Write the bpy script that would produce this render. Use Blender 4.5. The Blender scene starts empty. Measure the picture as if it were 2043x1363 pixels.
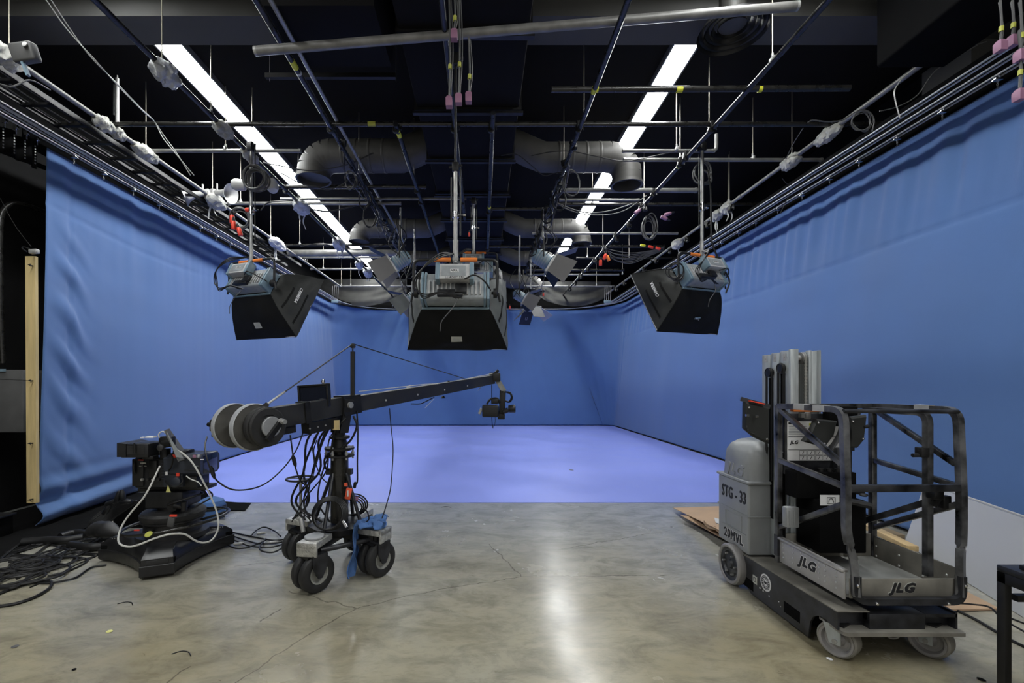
import bpy, bmesh, math, random
from mathutils import Vector, Matrix, noise
V = Vector
R = math.radians
F = 908.0; CX, CY = 962.0, 768.0; H = 1.65          # 16 mm lens, level camera, eye height
scene = bpy.context.scene
COL = scene.collection

def P(px, py, D):
    return V(((px-CX)/F*D, D, H-(py-CY)/F*D))
def G(px, py, z=0.0):
    return P(px, py, (H-z)*F/(py-CY))

# ------------------------------------------------------------------ materials
def mat(name, col, rough=0.5, metal=0.0, var=0.0, scale=8.0, bump=0.0, bscale=60.0, spec=0.5, emit=None, estr=0.0, sheen=0.0, detail=4.0, stretch=None, alpha=None):
    m = bpy.data.materials.new(name); m.use_nodes = True
    nt = m.node_tree; b = nt.nodes['Principled BSDF']
    b.inputs['Base Color'].default_value = (*col, 1)
    b.inputs['Roughness'].default_value = rough
    b.inputs['Metallic'].default_value = metal
    b.inputs['Specular IOR Level'].default_value = spec
    if sheen: b.inputs['Sheen Weight'].default_value = sheen
    if emit:
        b.inputs['Emission Color'].default_value = (*emit, 1); b.inputs['Emission Strength'].default_value = estr
    tc = nt.nodes.new('ShaderNodeTexCoord'); mp = nt.nodes.new('ShaderNodeMapping')
    nt.links.new(tc.outputs['Object'], mp.inputs['Vector'])
    if stretch: mp.inputs['Scale'].default_value = stretch
    if var > 0:
        n = nt.nodes.new('ShaderNodeTexNoise'); n.inputs['Scale'].default_value = scale; n.inputs['Detail'].default_value = detail
        nt.links.new(mp.outputs[0], n.inputs['Vector'])
        mr = nt.nodes.new('ShaderNodeMapRange'); mr.inputs['From Min'].default_value = .3; mr.inputs['From Max'].default_value = .7
        mr.inputs['To Min'].default_value = 1-var; mr.inputs['To Max'].default_value = 1+var
        nt.links.new(n.outputs['Fac'], mr.inputs['Value'])
        mx = nt.nodes.new('ShaderNodeVectorMath'); mx.operation = 'SCALE'; mx.inputs[0].default_value = col
        nt.links.new(mr.outputs[0], mx.inputs['Scale']); nt.links.new(mx.outputs[0], b.inputs['Base Color'])
        mr2 = nt.nodes.new('ShaderNodeMapRange'); mr2.inputs['From Min'].default_value = .3; mr2.inputs['From Max'].default_value = .7
        mr2.inputs['To Min'].default_value = max(.03, rough-.1); mr2.inputs['To Max'].default_value = min(1, rough+.1)
        nt.links.new(n.outputs['Fac'], mr2.inputs['Value']); nt.links.new(mr2.outputs[0], b.inputs['Roughness'])
    if bump > 0:
        n2 = nt.nodes.new('ShaderNodeTexNoise'); n2.inputs['Scale'].default_value = bscale; n2.inputs['Detail'].default_value = 3
        nt.links.new(mp.outputs[0], n2.inputs['Vector'])
        bp = nt.nodes.new('ShaderNodeBump'); bp.inputs['Strength'].default_value = bump; bp.inputs['Distance'].default_value = .01
        nt.links.new(n2.outputs['Fac'], bp.inputs['Height']); nt.links.new(bp.outputs[0], b.inputs['Normal'])
    return m

M = {}
M['black'] = mat('black_paint', (.009,.009,.0095), .45, spec=.35, var=.3, scale=14)
M['blacksat'] = mat('black_satin_pipe_paint', (.014,.0135,.012), .3, spec=.45, var=.35, scale=9)
M['bluepipe'] = mat('dark_blue_black_pipe', (.010,.011,.014), .34, spec=.35, var=.3, scale=9)
M['flatblack'] = mat('flat_black', (.005,.005,.0052), .95, spec=.05, var=.25, scale=3)
M['wallblack'] = mat('black_wall_paint', (.007,.007,.0075), .9, spec=.2, var=.3, scale=1.6, bump=.1)
M['ceil'] = mat('dark_ceiling_paint', (.013,.012,.010), .9, spec=.1, var=.25, scale=.8)
M['ceilgrey'] = mat('grey_beam_paint', (.07,.07,.068), .8, var=.2, scale=1.0)
M['duct'] = mat('dark_duct_metal', (.060,.058,.054), .55, .1, var=.25, scale=5)
M['ductblue'] = mat('navy_duct_wrap', (.007,.0068,.0075), .8, spec=.12, var=.3, scale=1.5)
M['steel'] = mat('dull_steel', (.34,.34,.33), .42, .5, var=.2, scale=12)
M['galv'] = mat('galvanised_pipe', (.17,.168,.16), .42, .2, var=.25, scale=8)
M['alu'] = mat('track_aluminium', (.55,.55,.54), .35, .85, var=.12, scale=10)
M['lip'] = mat('light_track_lip', (.52,.52,.51), .45, .2, var=.1, scale=10)
M['rod'] = mat('brassy_zinc_rod', (.33,.31,.25), .4, .6)
M['chrome'] = mat('bright_chrome', (.75,.75,.76), .18, 1)
M['rubber'] = mat('tyre_rubber', (.013,.013,.0135), .62, var=.35, scale=20, bump=.2)
M['cable'] = mat('black_cable_jacket', (.008,.008,.0085), .45, spec=.35)
M['cablegrey'] = mat('dusty_highlit_cable_jacket', (.06,.06,.06), .5, var=.2, scale=4)  # dusty grey; on the two left coils it stands in for highlights
M['whitecable'] = mat('white_cable_jacket', (.55,.55,.52), .45)
M['fabblack'] = mat('black_softbox_fabric', (.004,.004,.0042), .8, spec=.2, var=.3, scale=6, bump=.15, bscale=25, sheen=.02)
M['fabgrey'] = mat('grey_softbox_fabric', (.085,.092,.088), .6, var=.2, scale=5, bump=.15, bscale=25)
M['fabdark'] = mat('charcoal_softbox_fabric', (.017,.018,.017), .55, spec=.35, var=.25, scale=5, bump=.2, bscale=18)
M['lampblue'] = mat('pale_blue_lamp_plastic', (.15,.22,.27), .4, var=.1)
M['lampgrey'] = mat('grey_lamp_housing', (.27,.29,.30), .45, .2, var=.15, scale=18)
M['lamplight'] = mat('light_grey_lamp_case', (.40,.40,.40), .5, var=.12, scale=25)
M['orange'] = mat('orange_plastic', (.75,.20,.03), .45)
M['red'] = mat('red_plug_plastic', (.75,.06,.03), .4)
M['pink'] = mat('mauve_connector_plastic', (.25,.12,.19), .5, var=.15)
M['yellow'] = mat('yellow_tape', (.55,.55,.03), .5)
M['cloth'] = mat('off_white_cloth_wrap', (.36,.36,.33), .9, var=.25, scale=9, bump=1.0, bscale=22)
M['plastic'] = mat('white_plastic_wrap', (.46,.47,.48), .4, var=.2, bump=1.0, bscale=18)
M['white'] = mat('white_paint', (.45,.45,.44), .5)
M['label'] = mat('printed_label_paper', (.42,.42,.38), .6, var=.1)
M['labelwhite'] = mat('white_label', (.68,.68,.68), .5)
M['ink'] = mat('black_ink', (.012,.012,.014), .6)
M['wood'] = mat('pale_pine_wood', (.52,.40,.19), .6, var=.16, scale=5, stretch=(6,6,.5))
M['woodflat'] = mat('pine_plank_wood', (.50,.36,.18), .6, var=.2, scale=5, stretch=(6,.5,6))
M['card'] = mat('brown_cardboard', (.40,.27,.17), .8, var=.12, scale=4)
M['board'] = mat('white_melamine_board', (.46,.47,.49), .4)
M['greycloth'] = mat('grey_velour', (.06,.06,.057), .95, spec=.1, var=.2, scale=3, bump=.2, bscale=30)
M['bluecloth'] = mat('blue_rag_cloth', (.055,.13,.32), .85, var=.2, scale=10, bump=.3, bscale=40)
M['liftgrey'] = mat('grey_moulded_plastic', (.25,.26,.265), .42, var=.1, scale=6, bump=.05, bscale=40)
M['mastgrey'] = mat('mast_aluminium', (.40,.43,.44), .4, .45, var=.15, scale=9, stretch=(5,5,.6))
M['liftblack'] = mat('worn_black_steel', (.022,.023,.027), .4, .2, var=.8, scale=10, detail=8)
M['worn'] = mat('scuffed_silver_black_tube', (.085,.086,.09), .36, .4, var=1.0, scale=9, detail=8)
M['toegrey'] = mat('riveted_grey_toe_plate', (.38,.37,.36), .45, .3, var=.15, scale=8)
M['dusty'] = mat('dusty_steel_deck', (.19,.18,.155), .7, .1, var=.35, scale=6, detail=8)
M['dustyfloor'] = mat('dusty_ribbed_platform', (.20,.20,.19), .6, .2, var=.25, scale=7, detail=8)
M['castergrey'] = mat('grey_caster_rim', (.27,.26,.255), .45, .3, var=.15)
M['diamond'] = mat('diamond_plate_aluminium', (.46,.46,.44), .38, .6, var=.3, scale=30, bump=.5, bscale=90)
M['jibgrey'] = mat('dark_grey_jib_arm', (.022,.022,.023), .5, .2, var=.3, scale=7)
M['jibtop'] = mat('paler_grey_jib_arm_top', (.22,.22,.20), .6, var=.3, scale=9)
M['plategrey'] = mat('grey_iron_plate', (.33,.34,.35), .5, .3, var=.2, scale=8)
M['plateface'] = mat('dusty_plate_face', (.10,.097,.09), .6, .2, var=.3, scale=10)
M['camblack'] = mat('camera_black_plastic', (.010,.0105,.012), .4, spec=.35, var=.25, scale=20)
M['camnavy'] = mat('camera_navy_plastic', (.018,.022,.032), .4, var=.2)
M['pedblack'] = mat('pedestal_black_shell', (.013,.013,.014), .38, spec=.4, var=.3, scale=8)
M['door'] = mat('grey_barndoor_paint', (.13,.125,.12), .55, var=.06)
M['doornavy'] = mat('dark_navy_barndoor_paint', (.008,.010,.020), .5)
M['doorlight'] = mat('pale_barndoor_paint', (.32,.32,.30), .5)
M['glow'] = mat('lit_diffuser', (.8,.8,.8), .5, emit=(.98,1.0,.99), estr=42.0)
M['boxgrey'] = mat('dark_grey_wall_box', (.07,.07,.07), .6, var=.15)
M['glass'] = mat('dark_lens_glass', (.01,.012,.02), .05, spec=.8)
M['litter'] = mat('yellow_scrap', (.6,.58,.2), .6)
M['orangered'] = mat('orange_red_cloth', (.85,.12,.05), .6)
M['lime'] = mat('faded_yellow_tape', (.35,.36,.05), .55)
M['brownbar'] = mat('brownish_lift_lumber', (.20,.15,.09), .7, var=.2)

# ------------------------------------------------------------------ mesh builder
class MB:
    def __init__(s, T=None):
        s.bm = bmesh.new(); s.T = T
    def _v(s, p):
        p = V(p)
        if s.T is not None: p = s.T @ p
        return s.bm.verts.new(p)
    def face(s, vs):
        try: return s.bm.faces.new(vs)
        except ValueError: return None
    def poly(s, pts):
        return s.face([s._v(p) for p in pts])
    def box(s, c, size, rot=None, bev=0.0, seg=2):
        b = bmesh.new(); bmesh.ops.create_cube(b, size=1.0)
        for v in b.verts: v.co = V((v.co.x*size[0], v.co.y*size[1], v.co.z*size[2]))
        if bev > 0:
            bmesh.ops.bevel(b, geom=list(b.edges), offset=min(bev, .49*min(size)), segments=seg, affect='EDGES', profile=.5)
        m = Matrix.Translation(V(c))
        if rot is not None: m = m @ (rot.to_4x4() if isinstance(rot, Matrix) else Matrix.Rotation(rot, 4, 'Z'))
        s.merge(b, m)
        return s
    def bb(s, lo, hi, bev=0.0, seg=2):
        lo = V(lo); hi = V(hi)
        return s.box((lo+hi)/2, tuple(abs(a) for a in (hi-lo)), None, bev, seg)
    def merge(s, b, m=None):
        if m is None: m = Matrix.Identity(4)
        if s.T is not None: m = s.T @ m
        mp = {}
        for v in b.verts: mp[v] = s.bm.verts.new(m @ v.co)
        for f in b.faces: s.face([mp[v] for v in f.verts])
        b.free()
    def beam(s, p0, p1, w, h, up=(0,0,1), bev=0.0):
        p0 = V(p0); p1 = V(p1); d = (p1-p0); L = d.length
        if L < 1e-6: return s
        d.normalize(); up = V(up)
        if abs(d.dot(up)) > .98: up = V((0,1,0)) if abs(d.y) < .9 else V((1,0,0))
        x = d.cross(up).normalized(); z = x.cross(d).normalized()
        rot = Matrix((x, d, z)).transposed()
        return s.box((p0+p1)/2, (w, L, h), rot, bev)
    def tube(s, pts, r, n=8, closed=False, flat=1.0, ph=0.0):
        pts = [V(p) for p in pts]
        q = [pts[0]]
        for p in pts[1:]:
            if (p-q[-1]).length > 1e-5: q.append(p)
        pts = q
        if len(pts) < 2: return s
        N = len(pts); rr = r if isinstance(r, (list, tuple)) else [r]*N
        tang = []
        for i in range(N):
            if closed: t = pts[(i+1) % N]-pts[i-1]
            elif i == 0: t = pts[1]-pts[0]
            elif i == N-1: t = pts[-1]-pts[-2]
            else: t = (pts[i+1]-pts[i]).normalized()+(pts[i]-pts[i-1]).normalized()
            tang.append(t.normalized() if t.length > 1e-9 else V((0,0,1)))
        t0 = tang[0]; a = V((0,0,1)) if abs(t0.z) < .9 else V((1,0,0))
        nrm = t0.cross(a).normalized(); rings = []
        for i in range(N):
            t = tang[i]; nrm = (nrm - t*nrm.dot(t))
            nrm = nrm.normalized() if nrm.length > 1e-6 else t.cross(V((0.3,.5,.8))).normalized()
            bi = t.cross(nrm)
            rings.append([s._v(pts[i]+(nrm*math.cos(2*math.pi*k/n+ph)+bi*math.sin(2*math.pi*k/n+ph)*flat)*rr[min(i, len(rr)-1)]) for k in range(n)])
        for i in range(N if closed else N-1):
            A = rings[i]; B = rings[(i+1) % N]
            for k in range(n): s.face([A[k], A[(k+1) % n], B[(k+1) % n], B[k]])
        if not closed:
            s.face(list(reversed(rings[0]))); s.face(rings[-1])
        return s
    def cyl(s, p0, p1, r, n=16): return s.tube([p0, p1], r, n)
    def lathe(s, prof, o, axis=(0,0,1), n=24, cap=True):
        o = V(o); ax = V(axis).normalized(); a = V((0,0,1)) if abs(ax.z) < .9 else V((1,0,0))
        x = ax.cross(a).normalized(); y = ax.cross(x); rings = []
        for (r, h) in prof:
            rings.append([s._v(o+ax*h+(x*math.cos(2*math.pi*k/n)+y*math.sin(2*math.pi*k/n))*max(r, 1e-4)) for k in range(n)])
        for A, B in zip(rings, rings[1:]):
            for k in range(n): s.face([A[k], A[(k+1) % n], B[(k+1) % n], B[k]])
        if cap:
            s.face(list(reversed(rings[0]))); s.face(rings[-1])
        return s
    def prism(s, pts, vec):
        vec = V(vec); A = [s._v(p) for p in pts]; B = [s._v(V(p)+vec) for p in pts]; n = len(pts)
        s.face(list(reversed(A))); s.face(B)
        for k in range(n): s.face([A[k], A[(k+1) % n], B[(k+1) % n], B[k]])
        return s
    def panel(s, pts, th):
        pts = [V(p) for p in pts]; nn = (pts[1]-pts[0]).cross(pts[2]-pts[0]).normalized()
        return s.prism(pts, nn*th)
    def loft(s, rings, cap=True, closed=True):
        RR = [[s._v(p) for p in r] for r in rings]; n = len(RR[0])
        for A, B in zip(RR, RR[1:]):
            for k in range(n if closed else n-1): s.face([A[k], A[(k+1) % n], B[(k+1) % n], B[k]])
        if cap and closed:
            s.face(list(reversed(RR[0]))); s.face(RR[-1])
        return s
    def grid(s, fn, nu, nv, th=0.0):
        g = [[V(fn(i/nu, j/nv)) for j in range(nv+1)] for i in range(nu+1)]
        def lay(off):
            vs = [[None]*(nv+1) for _ in range(nu+1)]
            for i in range(nu+1):
                for j in range(nv+1):
                    p = g[i][j]
                    if off:
                        a = g[min(i+1, nu)][j]-g[max(i-1, 0)][j]; b = g[i][min(j+1, nv)]-g[i][max(j-1, 0)]
                        nn = a.cross(b)
                        if nn.length > 1e-9: p = p+nn.normalized()*off
                    vs[i][j] = s._v(p)
            return vs
        A = lay(0)
        for i in range(nu):
            for j in range(nv): s.face([A[i][j], A[i+1][j], A[i+1][j+1], A[i][j+1]])
        if th:
            B = lay(-th)
            for i in range(nu):
                for j in range(nv): s.face([B[i][j+1], B[i+1][j+1], B[i+1][j], B[i][j]])
            for i in range(nu):
                s.face([A[i][0], B[i][0], B[i+1][0], A[i+1][0]]); s.face([A[i+1][nv], B[i+1][nv], B[i][nv], A[i][nv]])
            for j in range(nv):
                s.face([A[0][j+1], B[0][j+1], B[0][j], A[0][j]]); s.face([A[nu][j], B[nu][j], B[nu][j+1], A[nu][j+1]])
        return s
    def build(s, name, m, parent=None, label=None, sharp=38):
        me = bpy.data.meshes.new(name)
        bmesh.ops.recalc_face_normals(s.bm, faces=list(s.bm.faces))
        if parent is None:
            xs = [v.co for v in s.bm.verts]
            off = V(((min(v.x for v in xs)+max(v.x for v in xs))/2, (min(v.y for v in xs)+max(v.y for v in xs))/2, min(v.z for v in xs)))
        else:
            off = wloc(parent)
        for v in s.bm.verts: v.co -= off
        s.bm.to_mesh(me); s.bm.free()
        me.materials.append(m)
        for p in me.polygons: p.use_smooth = True
        me.set_sharp_from_angle(angle=R(sharp))
        o = bpy.data.objects.new(name, me); COL.objects.link(o)
        if parent is None: o.location = off
        else: o.parent = parent
        if label: o['label'] = label
        return o

def wloc(o):
    l = V((0,0,0))
    while o is not None: l += V(o.location); o = o.parent
    return l
def tag(o, label, cat, group=None, kind=None):
    o['label'] = label; o['category'] = cat
    if group: o['group'] = group
    if kind: o['kind'] = kind
    return o
def thing(name, label, cat, loc=(0,0,0), group=None):
    o = bpy.data.objects.new(name, None); COL.objects.link(o); o.location = loc
    o.empty_display_size = .1
    return tag(o, label, cat, group)
def struct(o):
    o['kind'] = 'structure'; return o
def copy_tree(o, parent=None):
    c = o.copy(); COL.objects.link(c)
    if parent is not None: c.parent = parent
    for ch in list(o.children): copy_tree(ch, c)
    return c
def smooth_path(pts, k=6, closed=False):
    pts = [V(p) for p in pts]; n = len(pts); out = []
    if n < 3: return pts
    rng = range(n if closed else n-1)
    for i in rng:
        p1 = pts[i]; p2 = pts[(i+1) % n]
        p0 = pts[i-1] if (i > 0 or closed) else p1*2-p2
        p3 = pts[(i+2) % n] if (i+2 < n or closed) else p2*2-p1
        for j in range(k):
            t = j/k
            out.append(.5*((2*p1)+(-p0+p2)*t+(2*p0-5*p1+4*p2-p3)*t*t+(-p0+3*p1-3*p2+p3)*t*t*t))
    if not closed: out.append(pts[-1])
    return out
def text(name, body, size, o, xd, yd, m, parent, ext=.002, bold=0.0, label=None, sx=1.0, shear=0.0):
    cu = bpy.data.curves.new('t', 'FONT'); cu.body = body; cu.size = size; cu.extrude = ext; cu.offset = bold
    cu.align_x = 'CENTER'; cu.align_y = 'CENTER'; cu.resolution_u = 2; cu.shear = shear; cu.space_character = 1.12
    to = bpy.data.objects.new('t', cu); COL.objects.link(to)
    dg = bpy.context.evaluated_depsgraph_get(); dg.update()
    me = bpy.data.meshes.new_from_object(to.evaluated_get(dg))
    bpy.data.objects.remove(to); bpy.data.curves.remove(cu)
    xd = V(xd).normalized(); yd = V(yd).normalized(); nd = xd.cross(yd)
    off = V(o)-wloc(parent)
    for v in me.vertices:
        c = v.co.copy(); v.co = off+xd*c.x*sx+yd*c.y+nd*c.z
    me.materials.clear(); me.materials.append(m); me.name = name
    ob = bpy.data.objects.new(name, me); COL.objects.link(ob); ob.parent = parent
    if label: ob['label'] = label
    return ob
def fat_text(name, body, size, o, xd, yd, m, parent, fat, ext=.001, sx=1.0, shear=0.0):
    # bold lettering: the same outline laid down in a small ring of offsets
    ob = text(name, body, size, o, xd, yd, m, parent, ext, 0.0, None, sx, shear)
    src = ob.data; b = bmesh.new(); x = V(xd).normalized(); y = V(yd).normalized()
    for k in range(9):
        d = V((0,0,0)) if k == 8 else (x*math.cos(k*math.pi/4)+y*math.sin(k*math.pi/4))*fat
        n0 = len(b.verts); b.from_mesh(src); b.verts.ensure_lookup_table()
        for v in b.verts[n0:]: v.co += d+x.cross(y)*(.00012*k)
    b.to_mesh(src); b.free(); return ob
rnd = random.Random(7)

# ------------------------------------------------------------------ camera, world, view
cd = bpy.data.cameras.new('camera'); cam = bpy.data.objects.new('camera', cd); COL.objects.link(cam)
cam.location = (0, 0, H); cam.rotation_euler = (R(90), 0, 0)
cd.sensor_width = 36; cd.lens = 16.0; cd.shift_x = (1021.5-CX)/2043; cd.shift_y = (CY-681.5)/2043
cd.clip_start = .05; cd.clip_end = 100
scene.camera = cam
w = bpy.data.worlds.new('world'); scene.world = w; w.use_nodes = True
w.node_tree.nodes['Background'].inputs[0].default_value = (1.0, .98, .95, 1)
w.node_tree.nodes['Background'].inputs[1].default_value = .62
scene.view_settings.view_transform = 'Standard'; scene.view_settings.look = 'None'
scene.view_settings.gamma = 1; scene.view_settings.exposure = 0.0; scene.view_settings.use_curve_mapping = False
# ------------------------------------------------------------------ room shell
CEIL = 6.0
def floor_material():
    m = bpy.data.materials.new('polished_concrete'); m.use_nodes = True; nt = m.node_tree; N = nt.nodes; L = nt.links
    b = N['Principled BSDF']; tc = N.new('ShaderNodeTexCoord'); geo = N.new('ShaderNodeNewGeometry')
    pos = geo.outputs['Position']
    def noise_(scale, detail, rough=.6, st=None, dist=0):
        n = N.new('ShaderNodeTexNoise'); n.inputs['Scale'].default_value = scale; n.inputs['Detail'].default_value = detail
        n.inputs['Roughness'].default_value = rough; n.inputs['Distortion'].default_value = dist
        if st:
            mp = N.new('ShaderNodeMapping'); mp.inputs['Scale'].default_value = st; L.new(pos, mp.inputs[0]); L.new(mp.outputs[0], n.inputs[0])
        else: L.new(pos, n.inputs[0])
        return n.outputs['Fac']
    def ramp(fac, stops):
        r = N.new('ShaderNodeValToRGB'); L.new(fac, r.inputs[0]); e = r.color_ramp.elements
        e[0].position, e[0].color = stops[0][0], (*stops[0][1], 1); e[1].position, e[1].color = stops[-1][0], (*stops[-1][1], 1)
        for p, c in stops[1:-1]:
            q = e.new(p); q.color = (*c, 1)
        return r.outputs[0]
    def mix(a, bb, fac, mode='MIX'):
        x = N.new('ShaderNodeMix'); x.data_type = 'RGBA'; x.blend_type = mode
        for sck, val in ((x.inputs[0], fac), (x.inputs[6], a), (x.inputs[7], bb)):
            if hasattr(val, 'is_output'): L.new(val, sck)
            else: sck.default_value = val if not isinstance(val, tuple) else (*val, 1)
        return x.outputs[2]
    c = ramp(noise_(.55, 5, .55, None, .4), [(.3, (.22,.19,.115)), (.5, (.29,.265,.19)), (.7, (.34,.33,.28))])
    # the slab turns greyer and paler towards the stage
    sep = N.new('ShaderNodeSeparateXYZ'); L.new(pos, sep.inputs[0])
    mr = N.new('ShaderNodeMapRange'); L.new(sep.outputs[1], mr.inputs[0]); mr.inputs[1].default_value = 2.8; mr.inputs[2].default_value = 6.5
    c = mix(c, (.30,.31,.31), mr.outputs[0])
    c = mix(c, ramp(noise_(2.6, 8, .7, (1,1.8,1), .6), [(.35, (.62,.62,.62)), (.55, (1,1,1)), (.75, (1.15,1.12,1.08))]), .85, 'MULTIPLY')
    c = mix(c, ramp(noise_(9, 8, .75, (1,2.5,1), .3), [(.3, (.72,.7,.66)), (.5, (1,1,1))]), .6, 'MULTIPLY')
    # small dark scuffs
    c = mix(c, ramp(noise_(16, 3, .5, (1,2.2,1), 1.5), [(.70, (1,1,1)), (.78, (.45,.42,.4))]), .6, 'MULTIPLY')
    # cracks: distance to polylines
    wob = N.new('ShaderNodeTexNoise'); wob.inputs['Scale'].default_value = 7; wob.inputs['Detail'].default_value = 5; L.new(pos, wob.inputs[0])
    wv = N.new('ShaderNodeVectorMath'); wv.operation = 'SUBTRACT'; L.new(wob.outputs['Color'], wv.inputs[0]); wv.inputs[1].default_value = (.5,.5,.5)
    ws = N.new('ShaderNodeVectorMath'); ws.operation = 'SCALE'; L.new(wv.outputs[0], ws.inputs[0]); ws.inputs['Scale'].default_value = .09
    wa = N.new('ShaderNodeVectorMath'); wa.operation = 'ADD'; L.new(pos, wa.inputs[0]); L.new(ws.outputs[0], wa.inputs[1])
    wz = N.new('ShaderNodeVectorMath'); wz.operation = 'MULTIPLY'; L.new(wa.outputs[0], wz.inputs[0]); wz.inputs[1].default_value = (1,1,0)
    pp = wz.outputs[0]; dist = None
    lines = [[(470,1363),(600,1275),(690,1225),(712,1214),(830,1185),(1040,1150),(1180,1150),(1330,1148)],
             [(580,1180),(712,1214)], [(1040,1150),(975,1085)], [(520,1240),(560,1215)], [(380,1330),(330,1363)],
             [(1120,1095),(1330,1060)], [(470,1130),(560,1120)]]
    for ln in lines:
        g = [G(*q) for q in ln]
        for a, bb in zip(g, g[1:]):
            d = bb-a
            s1 = N.new('ShaderNodeVectorMath'); s1.operation = 'SUBTRACT'; L.new(pp, s1.inputs[0]); s1.inputs[1].default_value = a
            s2 = N.new('ShaderNodeVectorMath'); s2.operation = 'DOT_PRODUCT'; L.new(s1.outputs[0], s2.inputs[0]); s2.inputs[1].default_value = d/(d.length_squared)
            s3 = N.new('ShaderNodeClamp'); L.new(s2.outputs['Value'], s3.inputs[0])
            s4 = N.new('ShaderNodeVectorMath'); s4.operation = 'SCALE'; s4.inputs[0].default_value = d; L.new(s3.outputs[0], s4.inputs['Scale'])
            s5 = N.new('ShaderNodeVectorMath'); s5.operation = 'DISTANCE'; L.new(s1.outputs[0], s5.inputs[0]); L.new(s4.outputs[0], s5.inputs[1])
            if dist is None: dist = s5.outputs['Value']
            else:
                mn = N.new('ShaderNodeMath'); mn.operation = 'MINIMUM'; L.new(dist, mn.inputs[0]); L.new(s5.outputs['Value'], mn.inputs[1]); dist = mn.outputs[0]
    mr3 = N.new('ShaderNodeMapRange'); L.new(dist, mr3.inputs[0]); mr3.inputs[1].default_value = .002; mr3.inputs[2].default_value = .007
    mr3.inputs[3].default_value = .65; mr3.inputs[4].default_value = 0
    c = mix(c, (.05,.045,.035), mr3.outputs[0])
    L.new(c, b.inputs['Base Color'])
    rr = N.new('ShaderNodeMapRange'); L.new(noise_(1.4, 6, .6), rr.inputs[0]); rr.inputs[1].default_value = .3; rr.inputs[2].default_value = .7
    rr.inputs[3].default_value = .17; rr.inputs[4].default_value = .30
    L.new(rr.outputs[0], b.inputs['Roughness']); b.inputs['Specular IOR Level'].default_value = .55
    bp = N.new('ShaderNodeBump'); bp.inputs['Strength'].default_value = .08; bp.inputs['Distance'].default_value = .01
    L.new(noise_(5, 6, .6), bp.inputs['Height']); L.new(bp.outputs[0], b.inputs['Normal'])
    return m
b = MB(); b.bb((-6.2,-3.5,-.1), (6.2,19.2,0)); struct(b.build('floor', floor_material()))
b = MB(); b.bb((-6.3,-3.5,CEIL), (6.3,19.2,CEIL+.1)); struct(b.build('ceiling', M['ceil']))
b = MB(); b.bb((-6.3,-3.5,0), (-6.2,19.2,CEIL)); struct(b.build('wall_left', M['wallblack']))
b = MB(); b.bb((6.2,-3.5,0), (6.3,19.2,CEIL)); struct(b.build('wall_right', M['wallblack']))
b = MB(); b.bb((-6.2,19.1,0), (6.2,19.2,CEIL)); struct(b.build('wall_back', M['wallblack']))
b = MB(); b.bb((-6.2,5.02,5.72), (6.2,5.45,CEIL)); struct(b.build('trim_1', M['ceilgrey']))       # ceiling beam
b = MB(); b.bb((5.75,5.35,0), (6.2,5.95,CEIL-.28)); struct(b.build('trim_2', M['ceilgrey']))     # pilaster
b = MB(); b.bb((-6.2,3.0,5.80), (-5.75,5.02,CEIL)); struct(b.build('trim_3', M['ceilgrey']))

# ---- blue stage floor
def blue_mat(name, col, rough, sc):
    m = mat(name, col, rough, var=.05, scale=sc, bump=.04, bscale=30, spec=.35); return m
M['bluefloor'] = blue_mat('periwinkle_blue_stage_floor', (.26,.32,.78), .38, .7)
M['bluecurtain'] = mat('chroma_blue_curtain', (.078,.155,.345), .8, var=.05, scale=1.3, bump=.06, bscale=90, spec=.25, sheen=.15)
edge = [(-3.2,6.37),(-3.45,6.38),(-3.9,6.52),(-4.25,6.85),(-4.55,7.3),(-4.85,7.85),(-5.15,8.35),(-5.45,9.0),(-5.62,9.8),(-5.68,11),(-5.68,18.45),(5.25,18.45),(5.2,9.8),(5.05,7.6),(4.9,6.37)]
b = MB(); b.prism([(x, y, .001) for x, y in edge], (0,0,.005))
tag(b.build('stage_floor_sheet', M['bluefloor']), 'pale blue chroma key floor covering the far half of the studio', 'floor covering')

# ---- wraparound blue curtain
ZT = 4.65
def arc(c, r, a0, a1, n): return [(c[0]+r*math.cos(R(a0+(a1-a0)*i/n)), c[1]+r*math.sin(R(a0+(a1-a0)*i/n))) for i in range(n+1)]
def resample(pts, n):
    pts = [V(p) for p in pts]; L = [0]
    for a, c in zip(pts, pts[1:]): L.append(L[-1]+(c-a).length)
    out = []; j = 0
    for i in range(n+1):
        t = L[-1]*i/n
        while j < len(L)-2 and L[j+1] < t: j += 1
        f = (t-L[j])/max(1e-9, L[j+1]-L[j]); out.append(pts[j].lerp(pts[j+1], min(1, max(0, f))))
    return out
def z3(l, z): return [V((x, y, z)) for x, y in l]
rt = 2.1
topseg = [z3([(-5.5,5.75),(-5.5,16.2)], ZT), z3(arc((-5.5+rt,16.2), rt, 180, 90, 16), ZT), z3([(-5.5+rt,18.3),(5.2-rt,18.3)], ZT+.02), z3(arc((5.2-rt,16.2), rt, 90, 0, 16), ZT), z3([(5.2,16.2),(5.2,3.2)], ZT)]
botseg = [smooth_path(z3([(-5.09,5.22),(-5.12,5.8),(-5.25,7.2),(-5.6,9.4),(-5.7,12),(-5.7,17.9)], .03)), z3(arc((-5.3,17.95), .4, 180, 90, 16), .03), z3([(-5.3,18.35),(4.9,18.35)], .03), z3(arc((4.85,17.95), .4, 90, 0, 16), .03), smooth_path(z3([(5.25,17.95),(5.22,9.8),(5.0,7.6),(4.80,5.9),(4.74,4.9),(4.85,3.2)], .04))]
cnt = [330, 40, 170, 40, 340]
top = []; bot = []
for ts, bs, c in zip(topseg, botseg, cnt):
    a = resample(ts, c); d = resample(bs, c)
    if top: a = a[1:]; d = d[1:]
    top += a; bot += d
NU = len(top)-1; NV = 130
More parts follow.
